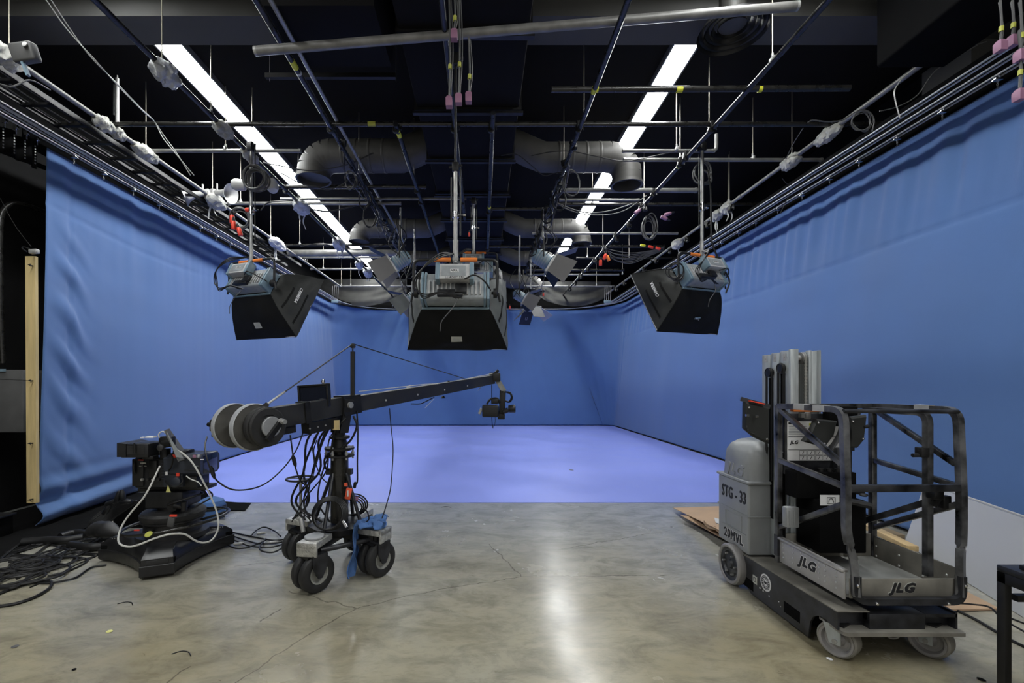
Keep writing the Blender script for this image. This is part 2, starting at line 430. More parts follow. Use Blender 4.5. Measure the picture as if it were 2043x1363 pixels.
def curtain_pt(u, v):
    i = int(round(u*NU)); T_, B_ = top[i], bot[i]
    a = top[max(0, i-1)]; c = top[min(NU, i+1)]; tg = (c-a); tg.z = 0; tg.normalize(); nin = V((tg.y, -tg.x, 0))   # towards the room
    p = T_.lerp(B_, v); h = 1-v
    s_ = i*.041
    left = i < 330; right = i > 580; back = not left and not right
    amp = 0.0
    if right: amp = .016+.052*max(0, math.sin(math.pi*min(1, v/.27)))
    elif left: amp = .018*max(0, 1-v/.4)+.004
    else: amp = .055*(1-v*.75)
    f = noise.noise(V((s_*2.2, v*.6, 3.1)))*1.1+noise.noise(V((s_*5.2, v*.9, 8.7)))*.6
    if right: f = (noise.noise(V((s_*2.0, v*1.0, 1.1)))*.45+noise.noise(V((s_*6.0, v*1.2, 5.7)))*.75) if v < .27 else noise.noise(V((s_*1.2, v*1.0, 1.1)))
    if v < .03: amp *= v/.03
    o = f*amp
    o += noise.noise(V((s_*.4, v*1.5, 12)))*.05*min(1, v*4)*min(1, (1-v)*6)
    if right:      # a hem seam that puckers
        dd = v-.27
        o += -.018*math.exp(-(dd/.006)**2)
    if left:
        y = p.y; d_ = s_
        k = math.sin(math.pi*min(1, d_/.45))*.35+.9*(d_/.42)**2 if d_ < .42 else 1.2*math.exp(-(d_-.42)/.22)
        o += k*.045*max(-.4, math.sin(v*52-d_*9+2*noise.noise(V((v*4,d_*2,7)))))*(.4+.9*abs(noise.noise(V((v*3.1, d_, 2)))))*min(1, max(0, v-.12)*5)
        o += -.02*math.exp(-((d_-.43)/.022)**2)*min(1, v*5)
        if v > .86: o += .06*math.sin((v-.86)*95+y*.6)*((v-.86)/.14)*math.exp(-((y-5.8)/1.6)**2)*1.2
        dd = v-.17-.02*math.sin(y)
        o += -.012*math.exp(-(dd/.006)**2)*math.exp(-((y-7)/2)**2)
    return p+nin*o
b = MB(); b.grid(curtain_pt, NU, NV)
cur = b.build('backdrop_curtain', M['bluecurtain'], sharp=180)
tag(cur, 'huge blue chroma key curtain wrapping the left, back and right of the studio', 'curtain')
sm = cur.modifiers.new('Solidify', 'SOLIDIFY'); sm.thickness = .006; sm.offset = 0

# ---- curtain tracks
def sweep(b, path, prof):       # prof: list of (side, up) ; path horizontal
    rings = []
    for i, p in enumerate(path):
        t = (path[min(i+1, len(path)-1)]-path[max(i-1, 0)]).normalized(); sd = V((t.y, -t.x, 0)); rings.append([p+sd*x+V((0,0,z)) for x, z in prof])
    b.loft(rings)
def trackpath(xl, xr, z, r, y0l, y0r, yb):
    return [V((xl, y0l, z))]+[V((xl, 8, z)), V((xl, 12, z))]+z3(arc((xl+r, yb-r), r, 180, 90, 14), z)+z3(arc((xr-r, yb-r), r, 90, 0, 14), z)+[V((xr, 12, z)), V((xr, 8, z)), V((xr, y0r, z))]
def track(xl, xr, z, r, yb, lab, y0l=3.0, y0r=2.6):
    t = thing('curtain_track', lab, 'curtain track', (0, yb, z))
    pa = trackpath(xl, xr, z, r, y0l, y0r, yb)
    b = MB(); sweep(b, pa, [(-.035,.0),(.035,.0),(.035,.05),(-.035,.05)]); b.build('track_body', M['flatblack'], t)
    for off in (-.026, .026):
        b = MB(); sweep(b, pa, [(off-.009,-.010),(off+.009,-.010),(off+.009,.002),(off-.009,.002)]); b.build('track_lip', M['lip'], t, label='bright aluminium lip of the track')
    return t
track(-5.42, 5.10, 4.71, 2.06, 18.26, 'aluminium curtain track carrying the blue curtain around the studio')
track(-5.23, 4.86, 4.67, 1.95, 18.05, 'middle one of the three parallel aluminium curtain tracks')
track(-5.08, 4.64, 4.63, 1.85, 17.85, 'inner aluminium curtain track, furthest from the blue curtain')
# black return strip behind the track
b = MB(); pa = trackpath(-5.56, 5.27, 4.56, 2.1, 5.5, 2.6, 18.4); sweep(b, pa, [(-.004,0),(.004,0),(.004,.3),(-.004,.3)])
tag(b.build('border_cloth', M['flatblack']), 'narrow black cloth border behind the curtain tracks', 'curtain')
# carriers with a short chain
ordw = ['first','second','third','fourth','fifth','sixth','seventh','eighth','ninth','tenth','eleventh','twelfth','thirteenth','fourteenth']
proto = None
def carrier_root():
    t = thing('curtain_carrier', 'x', 'curtain carrier', (0,0,0), 'curtain carriers along the tracks')
    b = MB(); b.box((0,0,-.02), (.07,.05,.028), bev=.004); b.box((0,0,.0), (.03,.06,.02)); b.build('trolley', M['chrome'], t)
    b = MB()
    for k in range(3):
        o = V((0,0,-.045-k*.026)); ring = [o+V((0 if k % 2 else .007*math.cos(a), .007*math.cos(a) if k % 2 else 0, .015*math.sin(a))) for a in [i*math.pi/4 for i in range(8)]]
        b.tube(ring, .0022, 5, closed=True)
    b.build('chain', M['steel'], t)
    return t
proto = carrier_root(); used = False
for side, x, px_list in (('left', -5.42, [148,207,266,318,358,400,432,460]), ('right', 5.10, [1990,1880,1790,1714,1655,1600,1552,1508,1474,1440])):
    for k, px in enumerate(px_list):
        y = abs(x)*F/abs(px-CX)
        o = proto if not used else copy_tree(proto); used = True
        o.location = (x, y, 4.695); o['label'] = f'small chrome curtain carrier on the {side} track, {ordw[k]} from the camera end'

# ---- hanging pleated curtain stub with a carrier row at top left
t = thing('side_curtain', 'black pleated curtain bunched on carriers above the left wall door', 'curtain', (-5.6, 4.5, 4.2))
def stub(u, v):
    y = 3.9+u*1.82; return V((-5.58+.04*math.sin(u*56), y, 4.66-.30*v))
b = MB(); b.grid(stub, 120, 6, .004); b.build('cloth', M['flatblack'], t)
for k in range(14):
    b = MB(); y = 3.98+k*.128; b.box((-5.52,y,4.70), (.05,.03,.05), bev=.004); b.box((-5.52,y,4.655), (.01,.012,.06)); b.build('carrier', M['chrome'], t)
for k in range(10):
    b = MB(); y = 4.5+k*.125
    for q in range(7): b.box((-5.525,y,4.60-q*.035), (.010,.010,.016))
    b.build('bead_chain', M['steel'], t)
# ------------------------------------------------------------------ ceiling light strips
def strip(x0, x1, y0, y1, lab, n):
    t = thing('ceiling_light_strip', lab, 'ceiling light', ((x0+x1)/2, y0, CEIL))
    b = MB(); b.bb((x0-.03,y0,CEIL-.075), (x0-.008,y1,CEIL)); b.bb((x1+.008,y0,CEIL-.075), (x1+.03,y1,CEIL)); b.bb((x0-.03,y0-.02,CEIL-.075), (x1+.03,y0,CEIL)); b.bb((x0-.03,y1,CEIL-.075), (x1+.03,y1+.02,CEIL)); b.build('housing', M['galv'], t)
    L = (y1-y0)/n
    for k in range(n):
        b = MB(); b.bb((x0,y0+k*L+.008,CEIL-.06), (x1,y0+(k+1)*L-.008,CEIL-.05)); b.build('diffuser', M['glow'], t)
strip(-4.11, -3.79, 5.5, 17.9, 'long glowing white fluorescent strip on the left side of the ceiling', 10)
strip(2.43, 2.71, 5.5, 17.9, 'long glowing white fluorescent strip on the right side of the ceiling', 10)
strip(-4.11, -3.79, -3.2, 4.6, 'left fluorescent strip in the ceiling bay nearest the camera', 6)
strip(2.43, 2.71, -3.2, 4.6, 'right fluorescent strip in the ceiling bay nearest the camera', 6)

# ------------------------------------------------------------------ ducts
t = thing('rectangular_air_duct', 'wide dark navy rectangular air duct running down the middle of the ceiling', 'air duct', (-.2, 3, 5.2))
b = MB(); b.bb((-.85,3.6,5.25), (.48,17.6,5.85), .02); b.build('duct_body', M['ductblue'], t)
for k, y in enumerate([4.6, 5.9, 7.2, 8.5, 9.8, 11.1, 12.4, 13.7, 15.0, 16.3]):
    b = MB(); b.bb((-.88,y,5.22), (.51,y+.04,5.88)); b.bb((-.9,y-.01,5.17),(.53,y+.05,5.2)); b.build('duct_flange', M['black'], t)
def branch(side, y, x0, x1, r, z, zend, lab):
    t = thing('round_air_duct', lab, 'air duct', (x0, y, z), 'round branch ducts with a downturned mouth')
    sg = 1 if side > 0 else -1
    er = r*1.25
    # spigot rising out of the rectangular duct then elbow
    pts = [V((x0-sg*.25, y, z+.22)), V((x0+sg*.05, y, z+.2)), V((x0+sg*.3, y, z+.08)), V((x0+sg*.5, y, z)), V((x1-sg*er, y, z))]
    b = MB(); b.tube(pts, r, 28); b.build('duct_run', M['duct'], t)
    b = MB(); ctr = V((x1-sg*er, y, z-er))
    for k in range(5):
        a0 = R(90-k*18); a1 = R(90-(k+1)*18)
        p0 = ctr+V((sg*math.cos(a0), 0, math.sin(a0)))*er; p1 = ctr+V((sg*math.cos(a1), 0, math.sin(a1)))*er
        b.tube([p0-(p1-p0)*.12, p1+(p1-p0)*.12], [r*1.005, r*1.005], 28)
    b.build('elbow', M['duct'], t)
    b = MB(); n = 28
    o = V((x1, y, 0)); b.lathe([(r, z-er+.01), (r, zend+.05), (r*1.07, zend+.05), (r*1.09, zend), (r*.97, zend), (r*.95, zend+.2)], o, n=28, cap=False); b.build('mouth', M['duct'], t)
    b = MB()
    k = x0+sg*.75
    while sg*(x1-k) > .45:
        b.lathe([(r*1.0, -.02), (r*1.025, -.012), (r*1.025, .012), (r*1.0, .02)], (k, y, z), (1,0,0), 28, cap=False); k += sg*.22
    b.build('seam_ring', M['duct'], t)
branch(1, 7.5, .5, 2.38, .235, 5.4, 4.93, 'nearest round duct on the right, its mouth in front of the right light strip')
branch(-1, 7.5, -.85, -2.78, .26, 5.42, 5.02, 'round grey duct on the left with a wide open mouth, nearest the camera')
branch(1, 11.0, .5, 2.40, .225, 5.43, 5.05, 'second round duct on the right, its mouth just left of the right light strip')
branch(-1, 11.0, -.85, -2.98, .225, 5.43, 5.10, 'second round duct on the left, small mouth beside the left light strip')
branch(1, 13.6, .5, 2.1, .22, 5.43, 5.1, 'third round duct on the right, half hidden behind the lamps with open shutters')
branch(-1, 13.6, -.85, -2.6, .22, 5.43, 5.1, 'third round duct on the left, half hidden behind cables')
branch(1, 16.3, .5, 2.0, .24, 5.35, 5.0, 'furthest round duct on the right above the grey cloth swag')
branch(-1, 16.3, -.85, -2.3, .24, 5.35, 5.0, 'furthest round duct on the left above the grey cloth swag')
# a diffuser and stub duct near the camera
t = thing('ceiling_air_diffuser', 'round black ceiling air diffuser with concentric rings right of the long grey pole', 'air diffuser', (2.75,5.0,5.55))
b = MB(); b.cyl((2.75,5.0,5.6), (2.75,5.0,6.0), .14, 24); b.build('neck', M['duct'], t)
for r_, z_ in ((.36,5.52),(.29,5.54),(.22,5.56),(.15,5.57)):
    b = MB(); b.lathe([(r_, 0), (r_*.93, .05), (r_*.80, .07), (r_*.82, .06), (r_*.93, .035)], (2.75,5.0,z_), n=32, cap=False); b.build('ring', M['black'], t)
b = MB(); b.loft([[V((-2.1,4.2,5.15)),V((-1.0,4.2,5.15)),V((-1.0,5.0,5.15)),V((-2.1,5.0,5.15))],[V((-2.5,4.0,5.99)),V((-.9,4.0,5.99)),V((-.9,5.0,5.99)),V((-2.5,5.0,5.99))]])
tag(b.build('duct_hopper', M['ductblue']), 'dark sheet metal duct hopper at the top of the picture, left of centre', 'air duct')
# big black box top right
t = thing('hanging_equipment_box', 'big black box hung near the ceiling in the top right corner', 'equipment box', (4.5,4.0,4.95))
b = MB(); b.bb((4.08,3.5,4.93), (4.78,4.72,5.75), .03, 3); b.build('case', M['flatblack'], t)
b = MB()
for x, y in ((4.2,3.7),(4.2,4.5),(4.66,3.7),(4.66,4.5)): b.cyl((x,y,5.72), (x,y,5.99), .012, 8)
b.build('hanging_bar', M['black'], t)

# ------------------------------------------------------------------ pipe grid
ZG = 3.35+H
dp = {}      # depth pipes
def depthpipe(key, k, y0, y1, r, name_lab, m='blacksat', dz=0.0, extra=None):
    x = k*(3.35+dz)
    t = thing('lighting_pipe', name_lab, 'pipe', (x, y0, ZG+dz))
    b = MB(); b.tube([(x,y0,ZG+dz),(x,y1,ZG+dz)], r, 14); b.build('pipe', M[m], t)
    for yy in (y0+(y1-y0)*.37, y0+(y1-y0)*.71):
        b = MB(); b.cyl((x,yy-.05,ZG+dz), (x,yy+.05,ZG+dz), r*1.2, 14); b.build('coupling', M[m], t)
    dp[key] = (x, y0, y1, r, dz, t); return t
depthpipe('A', -1.44, 3.6, 15.5, .030, 'leftmost black grid pipe running into the distance, wrapped with cloth bundles', 'galv')
depthpipe('B', -1.006, 3.0, 17.4, .030, 'black grid pipe below the left light strip, running into the distance')
depthpipe('C', -.588, 3.0, 13.5, .030, 'black grid pipe left of the middle duct, under the left end of the grey pole')
depthpipe('C2', -.550, 3.2, 11.0, .022, 'thin conduit running just beside the black grid pipe left of the duct', 'steel', .10)
depthpipe('D', -.332, 5.85, 14.5, .030, 'blue black grid pipe that starts with a yellow taped end left of centre', 'bluepipe')
depthpipe('E', -.105, 3.0, 9.2, .028, 'dark grid pipe running under the middle duct', 'bluepipe')
depthpipe('Fp', .040, 5.6, 11.6, .030, 'short dark blue pipe right of the middle one, under the duct', 'bluepipe')
depthpipe('I', .380, 3.0, 13.5, .030, 'black grid pipe right of the middle duct crowded with clamps and cables')
depthpipe('J', .900, 3.0, 17.2, .030, 'black grid pipe right of the right light strip, running into the distance')
depthpipe('K', 1.372, 3.0, 16.8, .030, 'rightmost grey grid pipe running into the distance above the right curtain track', 'galv')
cp = []
def crosspipe(y, x0, x1, r, lab, m='blacksat', dz=.06, y2=None):
    D = (3.35+dz)*F/(CY-y); a = P(x0, y, D); c = P(x1, y if y2 is None else y2, D if y2 is None else (3.35+dz)*F/(CY-y2))
    if y2 is not None: c.z = a.z
    t = thing('cross_pipe', lab, 'pipe', a)
    b = MB(); b.tube([a, c], r, 12); b.build('pipe', M[m], t)
    b = MB(); b.tube([a-(c-a).normalized()*.003, a+(c-a).normalized()*.03], r*1.12, 12); b.build('end_cap', M[m], t)
    b = MB(); b.tube([c+(c-a).normalized()*.003, c-(c-a).normalized()*.03], r*1.12, 12); b.build('end_cap', M[m], t)
    cp.append((D, a.x, c.x, a.z, r, lab, t)); return t
c1 = crosspipe(248, 108, 1762, .030, 'long black cross pipe spanning the studio, nearest of the full width ones')
crosspipe(301, 286, 600, .026, 'grey cross pipe on the left just under the nearest long cross pipe', 'galv')
crosspipe(301, 1242, 1424, .024, 'short grey cross pipe on the right that turns up with a small elbow', 'galv', .1)
crosspipe(319, 1244, 1640, .027, 'grey cross pipe starting at the mouth of the nearest right duct', 'galv')
crosspipe(373, 550, 850, .036, 'thick dark cross pipe passing over the left light strip', 'blacksat')
crosspipe(380, 1116, 1390, .040, 'thick pale grey cross pipe over the right light strip', 'galv')
crosspipe(397, 560, 930, .024, 'thin grey cross pipe behind the thick dark one on the left', 'galv')
crosspipe(399, 1116, 1275, .024, 'thin grey cross pipe just behind the thick pale one on the right', 'galv')
crosspipe(406, 455, 800, .030, 'grey cross pipe touching the plastic wraps over the left light strip', 'galv')
crosspipe(408, 1112, 1575, .030, 'black cross pipe reaching the right wall over the curtain track')
crosspipe(417, 980, 1090, .030, 'short dark cross pipe at the middle with a yellow mark')
crosspipe(466, 1062, 1352, .028, 'bare grey cross pipe above the right hanging softbox', 'galv')
crosspipe(489, 545, 810, .030, 'dark cross pipe carrying cables over the left light strip')
crosspipe(492, 976, 1325, .034, 'dark cross pipe with yellow and red plugs on the right')
crosspipe(505, 575, 792, .085, 'very thick grey cross pipe on the left, like a duct', 'galv')
crosspipe(514, 596, 760, .026, 'thin bright cross pipe under the very thick grey one', 'galv', .12)
crosspipe(515, 1150, 1345, .030, 'black cross pipe behind the red plugs on the right')
crosspipe(537, 620, 760, .032, 'thin grey cross pipe behind the top of the left softbox', 'galv')
crosspipe(539, 1050, 1245, .034, 'black cross pipe level with the shutter lamps on the right')
crosspipe(548, 1050, 1235, .030, 'pale cross pipe just under the black one behind the right shutter lamps', 'galv')
crosspipe(571, 668, 850, .036, 'pale cross pipe in front of the left grey cloth swag', 'galv')
crosspipe(571, 1046, 1228, .036, 'pale cross pipe in front of the right grey cloth swag', 'galv')
# near pipes hanging lower than the grid
a = P(509, 102, 4.35); c = P(1584, 21, 4.35); c = V((c.x, 4.3, c.z))
t = thing('loose_scaffold_pole', 'thick pale grey pole slanting right across the top of the picture', 'pipe', a)
b = MB(); d = (c-a).normalized(); b.tube([a, c], .042, 20); b.build('pole', M['galv'], t)
b = MB(); b.tube([a-d*.004, a+d*.02], .0425, 20); b.tube([a-d*.006, a-d*.004],.036,16); b.tube([c-d*.02, c+d*.004], .0425, 20); b.build('rim', M['steel'], t)
t = thing('cross_pipe', 'dark pipe with two bands of yellow tape crossing under the right light strip', 'pipe', P(1100,179,5.2))
a = P(1100,179,5.2); c = P(1695,176,5.2); b = MB(); b.tube([a, c], .033, 16); b.build('pipe', M['blacksat'], t)
for px in (1187, 1355):
    q = P(px, 178.5, 5.2); b = MB(); b.cyl(q-V((.035,0,0)), q+V((.035,0,0)), .0345, 16); b.build('tape_band', M['yellow'], t, label='yellow tape band')
q = P(1516,178,5.2); b = MB(); b.cyl(q-V((.02,0,0)), q+V((.02,0,0)), .0345, 16); b.build('tape_band', M['yellow'], t, label='yellow tape band')
t = thing('square_bar', 'short dark square bar hung by wires under the beam, left of the middle duct', 'bar', P(530,152,5.6))
b = MB(); b.beam(P(530,152,5.6), P(790,152,5.6), .05, .055); b.build('bar', M['black'], t)
for px in (538, 790):
    q = P(px,152,5.6); b = MB(); b.cyl(q+V((0,0,-.06)), V((q.x,q.y,CEIL)), .003, 5); b.build('wire', M['steel'], t)
# yellow tape on grid pipes
def band(key, D, wd=.09, m='yellow'):
    x, y0, y1, r, dz, t = dp[key]; b = MB(); b.cyl((x,D-wd/2,ZG+dz), (x,D+wd/2,ZG+dz), r*1.03, 14); b.build('tape_band', M[m], t, label='yellow tape band')
def dy(y, dz=0): return (3.35+dz)*F/(CY-y)
band('C', dy(128), .12); band('C', dy(145), .03, 'white'); band('D', dy(268), .10); band('D', dy(260), .03); band('J', dy(331), .07); band('Fp', dy(413), .08); band('I', dy(180), .08)
x = P(742,250,5.95).x; b = MB(); b.cyl((x-.05,5.95,c1.location.z), (x+.05,5.95,c1.location.z), .031, 12); b.build('tape_band', M['lime'], c1, label='yellow tape band')

# ------------------------------------------------------------------ hanger rods
def rod(px, ytop, D, zlow, lab, r=.006, m='rod'):
    x = (px-CX)/F*D
    t = thing('hanger_rod', lab, 'hanger rod', (x, D, zlow))
    b = MB(); b.cyl((x,D,zlow), (x,D,CEIL), r, 6); b.build('rod', M[m], t)
    b = MB(); b.box((x,D,zlow+.01), (.03,.075,.05), bev=.004); b.cyl((x,D,zlow+.04), (x,D,zlow+.075), r*2.2, 8); b.build('hanger_clamp', M['steel'], t)
rods = [('A',18,3.75,'brassy hanger rod above the nearest cloth bundle, top left corner'),
        ('B',323,4.75,'thin hanger rod holding the pipe at the near end of the left light strip'),
        ('A',291,6.45,'hanger rod on the leftmost grid pipe, left of the two trailing wires'),
        ('B',421,5.6,'hanger rod on the pipe under the left light strip, below the nearest long cross pipe'),
        ('B',503,7.2,'hanger rod on the pipe under the left light strip, just above the hanging cable coil'),
        ('A',424,8.9,'hanger rod on the leftmost grid pipe beside the white horn speakers'),
        ('B',595,9.5,'hanger rod on the pipe under the left light strip, above the plastic wrapped joint'),
        ('A',540,12.0,'hanger rod on the leftmost grid pipe behind the left softbox pole'),
        ('B',677,11.5,'hanger rod on the pipe crossing the left light strip by the second small duct mouth'),
        ('B',716,13.6,'hanger rod on the pipe crossing the far end of the left light strip'),
        ('J',1541,4.75,'thin hanger rod right of the long grey pole, top right'),
        ('K',1830,4.45,'short hanger rod beside the big black box'),
        ('J',1415,6.6,'hanger rod above the pole of the right softbox'),
        ('K',1580,6.85,'hanger rod above the second cloth bundle on the right pipe'),
        ('K',1455,8.4,'hanger rod above the white glove bundle on the right pipe'),
        ('J',1285,8.9,'hanger rod above the coil of grey cable on the right'),
        ('J',1203,12.5,'hanger rod over the far half of the pipe right of the right light strip'),
        ('C',716,8.2,'hanger rod left of the second small duct mouth, over the pipe left of the duct'),
        ('I',1165,6.9,'hanger rod at the joint of pipe and cables right of the middle duct'),
        ('I',1125,8.4,'hanger rod left of the right light strip, above the thick pale cross pipe'),
        ('D',826,7.5,'hanger rod in the dark left of the middle duct')]
for key, px, D, lab in rods:
    x, y0, y1, r, dz, t = dp[key]; D = x*F/(px-CX) if abs(px-CX) > 60 and abs(x*F/(px-CX)-D) < 3 else D
    rod(x/D*F+CX, 0, D, ZG+.02, lab)
far = [(1357,319,'hanger rod left of the pole of the right softbox with a yellowish upper end'),(1182,408,'hanger rod left of the right light strip over the black cross pipe'),(1453,408,'hanger rod over the black cross pipe near the right curtain track'),
       (1255,515,'short hanger rod over the black cross pipe behind the red plugs, left one'),(1172,515,'short hanger rod over the black cross pipe beside the tilted shutter lamp'),(1285,408,'hanger rod over the black cross pipe above the hanging grey coil'),
       (1242,548,'short hanger rod beside the top corner of the right softbox'),(645,537,'short hanger rod above the top corner of the left softbox'),(681,571,'hanger rod left of the left grey cloth swag'),(700,571,'hanger rod in front of the left grey cloth swag'),
       (768,571,'hanger rod at the right half of the left grey cloth swag'),(1107,571,'hanger rod in front of the right grey cloth swag, left end'),(1190,571,'hanger rod in front of the right grey cloth swag, right part'),(598,489,'hanger rod over the cable carrying cross pipe on the left'),
       (1502,319,'hanger rod on the right over the grey cross pipe by the nearest right duct'),(450,301,'hanger rod over the grey cross pipe under the left light strip'),(1350,301,'short hanger rod over the grey elbowed cross pipe'),(480,406,'hanger rod behind the hanging cable coil on the left')]
for px, y, lab in far:
    D = 3.41*F/(CY-y); rod(px, 0, D, ZG+.08, lab, .007)
# thick conduit drop at left
t = thing('conduit_drop', 'thick bright conduit dropping onto the nearest long cross pipe, upper left', 'conduit', P(234,245,5.95))
q = P(234,245,5.95); b = MB(); b.cyl(q, q+V((0,0,.58)), .022, 10); b.cyl(q+V((0,0,.5)), q+V((0,0,.62)), .008, 8); b.build('conduit', M['steel'], t)
b = MB(); b.cyl(q+V((-.045,0,.1)), q+V((-.045,0,.5)), .01, 8); b.build('bracket', M['black'], t)
# elbow at the end of the short grey cross pipe
q = P(1424,301,6.78); b = MB(); b.tube(smooth_path([q, q+V((.03,0,.02)), q+V((.04,0,.07)), q+V((.04,0,.25))], 4), .026, 10)
tag(b.build('pipe_elbow', M['galv']), 'small grey pipe elbow turning up at the end of the short right cross pipe', 'pipe elbow')

# ------------------------------------------------------------------ clamps at the crossings
def clamp_mb():
    b = MB(); b.box((0,0,.03), (.055,.085,.085), bev=.008); b.lathe([(.036,-.025),(.042,-.02),(.042,.02),(.036,.025)], (0,0,-.03), (0,1,0), 14); b.box((.05,0,.02), (.06,.02,.02)); b.cyl((.07,0,-.03), (.07,0,.06), .008, 6)
    return b
clp = None
desc = {'A':'leftmost grid pipe','B':'pipe under the left light strip','C':'pipe left of the middle duct','D':'pipe with the yellow taped end','E':'pipe under the middle duct','Fp':'short dark blue pipe','I':'cable crowded pipe right of the duct','J':'pipe right of the right light strip','K':'rightmost grid pipe'}
ORD = ['first','second','third','fourth','fifth','sixth','seventh','eighth','ninth','tenth','eleventh','twelfth','thirteenth']
for key, (x, y0, y1, r, dz, t_) in dp.items():
    if key == 'C2': continue
    nth = 0
    for (D, xa, xb, z, rr, lab, t2) in sorted(cp, key=lambda q: q[0]):
        if xa-.05 < x < xb+.05 and y0 < D < y1 and rr < .08:
            if clp is None:
                cl = clamp_mb().build('pipe_clamp', M['black']); clp = cl; me_c = cl.data
            else:
                cl = clp.copy(); COL.objects.link(cl)
            cl.location = (x, D, ZG-.055)
            short = lab.split(' that ')[0]
            if len(short.split()) > 8: short = ' '.join(short.split()[:8])
            tag(cl, 'black clamp on the '+desc[key]+', '+ORD[nth]+' crossing from the camera', 'pipe clamp', 'clamps at the pipe crossings'); nth += 1

# ------------------------------------------------------------------ wraps of cloth on the pipes
def wrap(key, y, L, r, seed, lab, m='cloth', tails=0, hang=.0, plastic=False):
    x, y0, y1, pr, dz, t_ = dp[key]
    t = thing('wrapped_joint', lab, 'cloth wrap', (x, y, ZG-.02), 'white wraps on the grid pipes')
    b = MB(); nu, nv = 34, 30; rings = []
    for i in range(nu+1):
        u = i/nu; yy = y+(u-.5)*L; rad = pr*1.1+(r*.78-pr)*max(0, math.sin(math.pi*u))**.6
        rings.append([V((x+math.cos(a)*rad*(1+.42*noise.noise(V((u*5, math.cos(a)*1.5, math.sin(a)*1.5+seed)))+.22*noise.noise(V((u*15+seed, math.cos(a)*4, math.sin(a)*4)))), yy+.015*math.sin(a*3+seed), ZG+dz-.25*r+math.sin(a)*rad*(1+.45*noise.noise(V((u*6+seed, math.cos(a)*2, math.sin(a)*2)))+.22*noise.noise(V((u*17+seed, math.cos(a)*5, math.sin(a)*5)))) - hang*math.sin(math.pi*u)*(1 if math.sin(a) < 0 else 0))) for a in [2*math.pi*k/nv for k in range(nv)]])
    b.loft(rings); b.build('wrap_body', M[m], t, sharp=60)
    b = MB(); b.lathe([(pr*1.45,-.012),(pr*1.6,0),(pr*1.45,.012)], (x, y-L*.36, ZG+dz-.01), (0,1,0), 14); b.build('tie', M[m], t)
    rs = random.Random(seed)
    for k in range(tails):
        s0 = V((x+rs.uniform(-.05,.05), y+rs.uniform(-.1,.1), ZG-r*.8)); l = rs.uniform(.15,.32)
        p = [s0, s0+V((rs.uniform(-.05,.05),0,-l*.5)), s0+V((rs.uniform(-.06,.06),0,-l))]
        b = MB(); b.tube(smooth_path(p, 4), [.022,.025,.02,.026,.02,.024,.018,.015,.012], 6, flat=.4); b.build('tail', M[m], t)
wl = [('A',px,0,L,r,lab) for px,L,r,lab in [(10,.34,.13,'big yellowish cloth bundle at the top left edge'),(207,.30,.10,'cloth bundle where the nearest long cross pipe meets the leftmost pipe'),(234,.22,.09,'small cloth bundle with a yellow patch on the leftmost pipe'),(290,.45,.11,'lumpy cloth bundle further along the leftmost pipe, below the hanger rod')]]
for i, (key, px, _, L, r, lab) in enumerate(wl):
    x = dp[key][0]; wrap(key, x*F/(px-CX), L, r, i+3, lab)
for i, (key, px, L, r, m, tails, lab) in enumerate([
    ('B',331,.36,.13,'plastic',0,'cup shaped white plastic wrap at the near end of the left light strip'),
    ('B',446,.33,.11,'cloth',0,'greyish cloth bundle on the pipe below the left light strip'),
    ('B',499,.35,.10,'cloth',0,'cloth bundle just above the hanging cable coil'),
    ('B',601,.5,.16,'plastic',2,'crumpled white wrap over the left light strip, with loose ends'),
    ('B',676,.6,.16,'plastic',3,'white wrap with hanging rags in front of the very thick grey cross pipe'),
    ('B',717,.4,.14,'plastic',1,'small knotted rag near the far end of the left light strip'),
    ('B',734,.5,.16,'plastic',2,'bluish knotted rag, last but one on the pipe under the left light strip'),
    ('B',784,.5,.16,'plastic',1,'white knob of cloth at the far end of the pipe under the left light strip'),
    ('A',430,.55,.15,'cloth',3,'ragged cloth bundle with long tails beside the white horn speakers'),
    ('A',553,.8,.15,'plastic',2,'white plastic bundle on the leftmost pipe behind the left softbox pole'),
    ('K',1652,.44,.10,'cloth',0,'cloth bundle beside the loop of wire on the right pipe'),
    ('K',1577,.36,.11,'cloth',0,'cloth bundle below a hanger rod, second on the right pipe'),
    ('K',1450,.34,.12,'cloth',2,'glove shaped white rag on the right pipe, its right half'),
    ('K',1430,.34,.12,'cloth',2,'glove shaped white rag on the right pipe, its left half'),
    ('K',1352,.45,.14,'cloth',1,'pale rag on the right pipe just left of the right softbox pole'),
    ('J',1120,.5,.15,'plastic',0,'white cloth knob at the far end of the pipe beside the right light strip')]):
    x = dp[key][0]; wrap(key, x*F/(px-CX), L, r, i+20, lab, m, tails)

# ------------------------------------------------------------------ ladder tray on the left
t = thing('cable_ladder', 'black ladder shaped cable tray between the leftmost grid pipe and the curtain tracks', 'cable tray', (-5.1,4,4.93))
for x in (-5.36,-4.98):
    b = MB(); b.bb((x-.012,3.4,4.90), (x+.012,12.5,4.96)); b.build('side_rail', M['black'], t)
k = 3.6
while k < 12.4:
    b = MB(); b.bb((-5.36,k,4.90), (-4.98,k+.05,4.93)); b.build('rung', M['black'], t); k += .42
for k in range(3):
    b = MB(); b.tube(smooth_path([(-5.3+.1*k+.03*math.sin(j*1.9+k), 3.6+j*.9, 4.955+.012*k) for j in range(10)], 5), .012, 6)
    tag(b.build('tray_cable', M['cable']), 'dusty grey cable lying in the ladder shaped cable tray', 'cable', 'cables in the ladder tray')

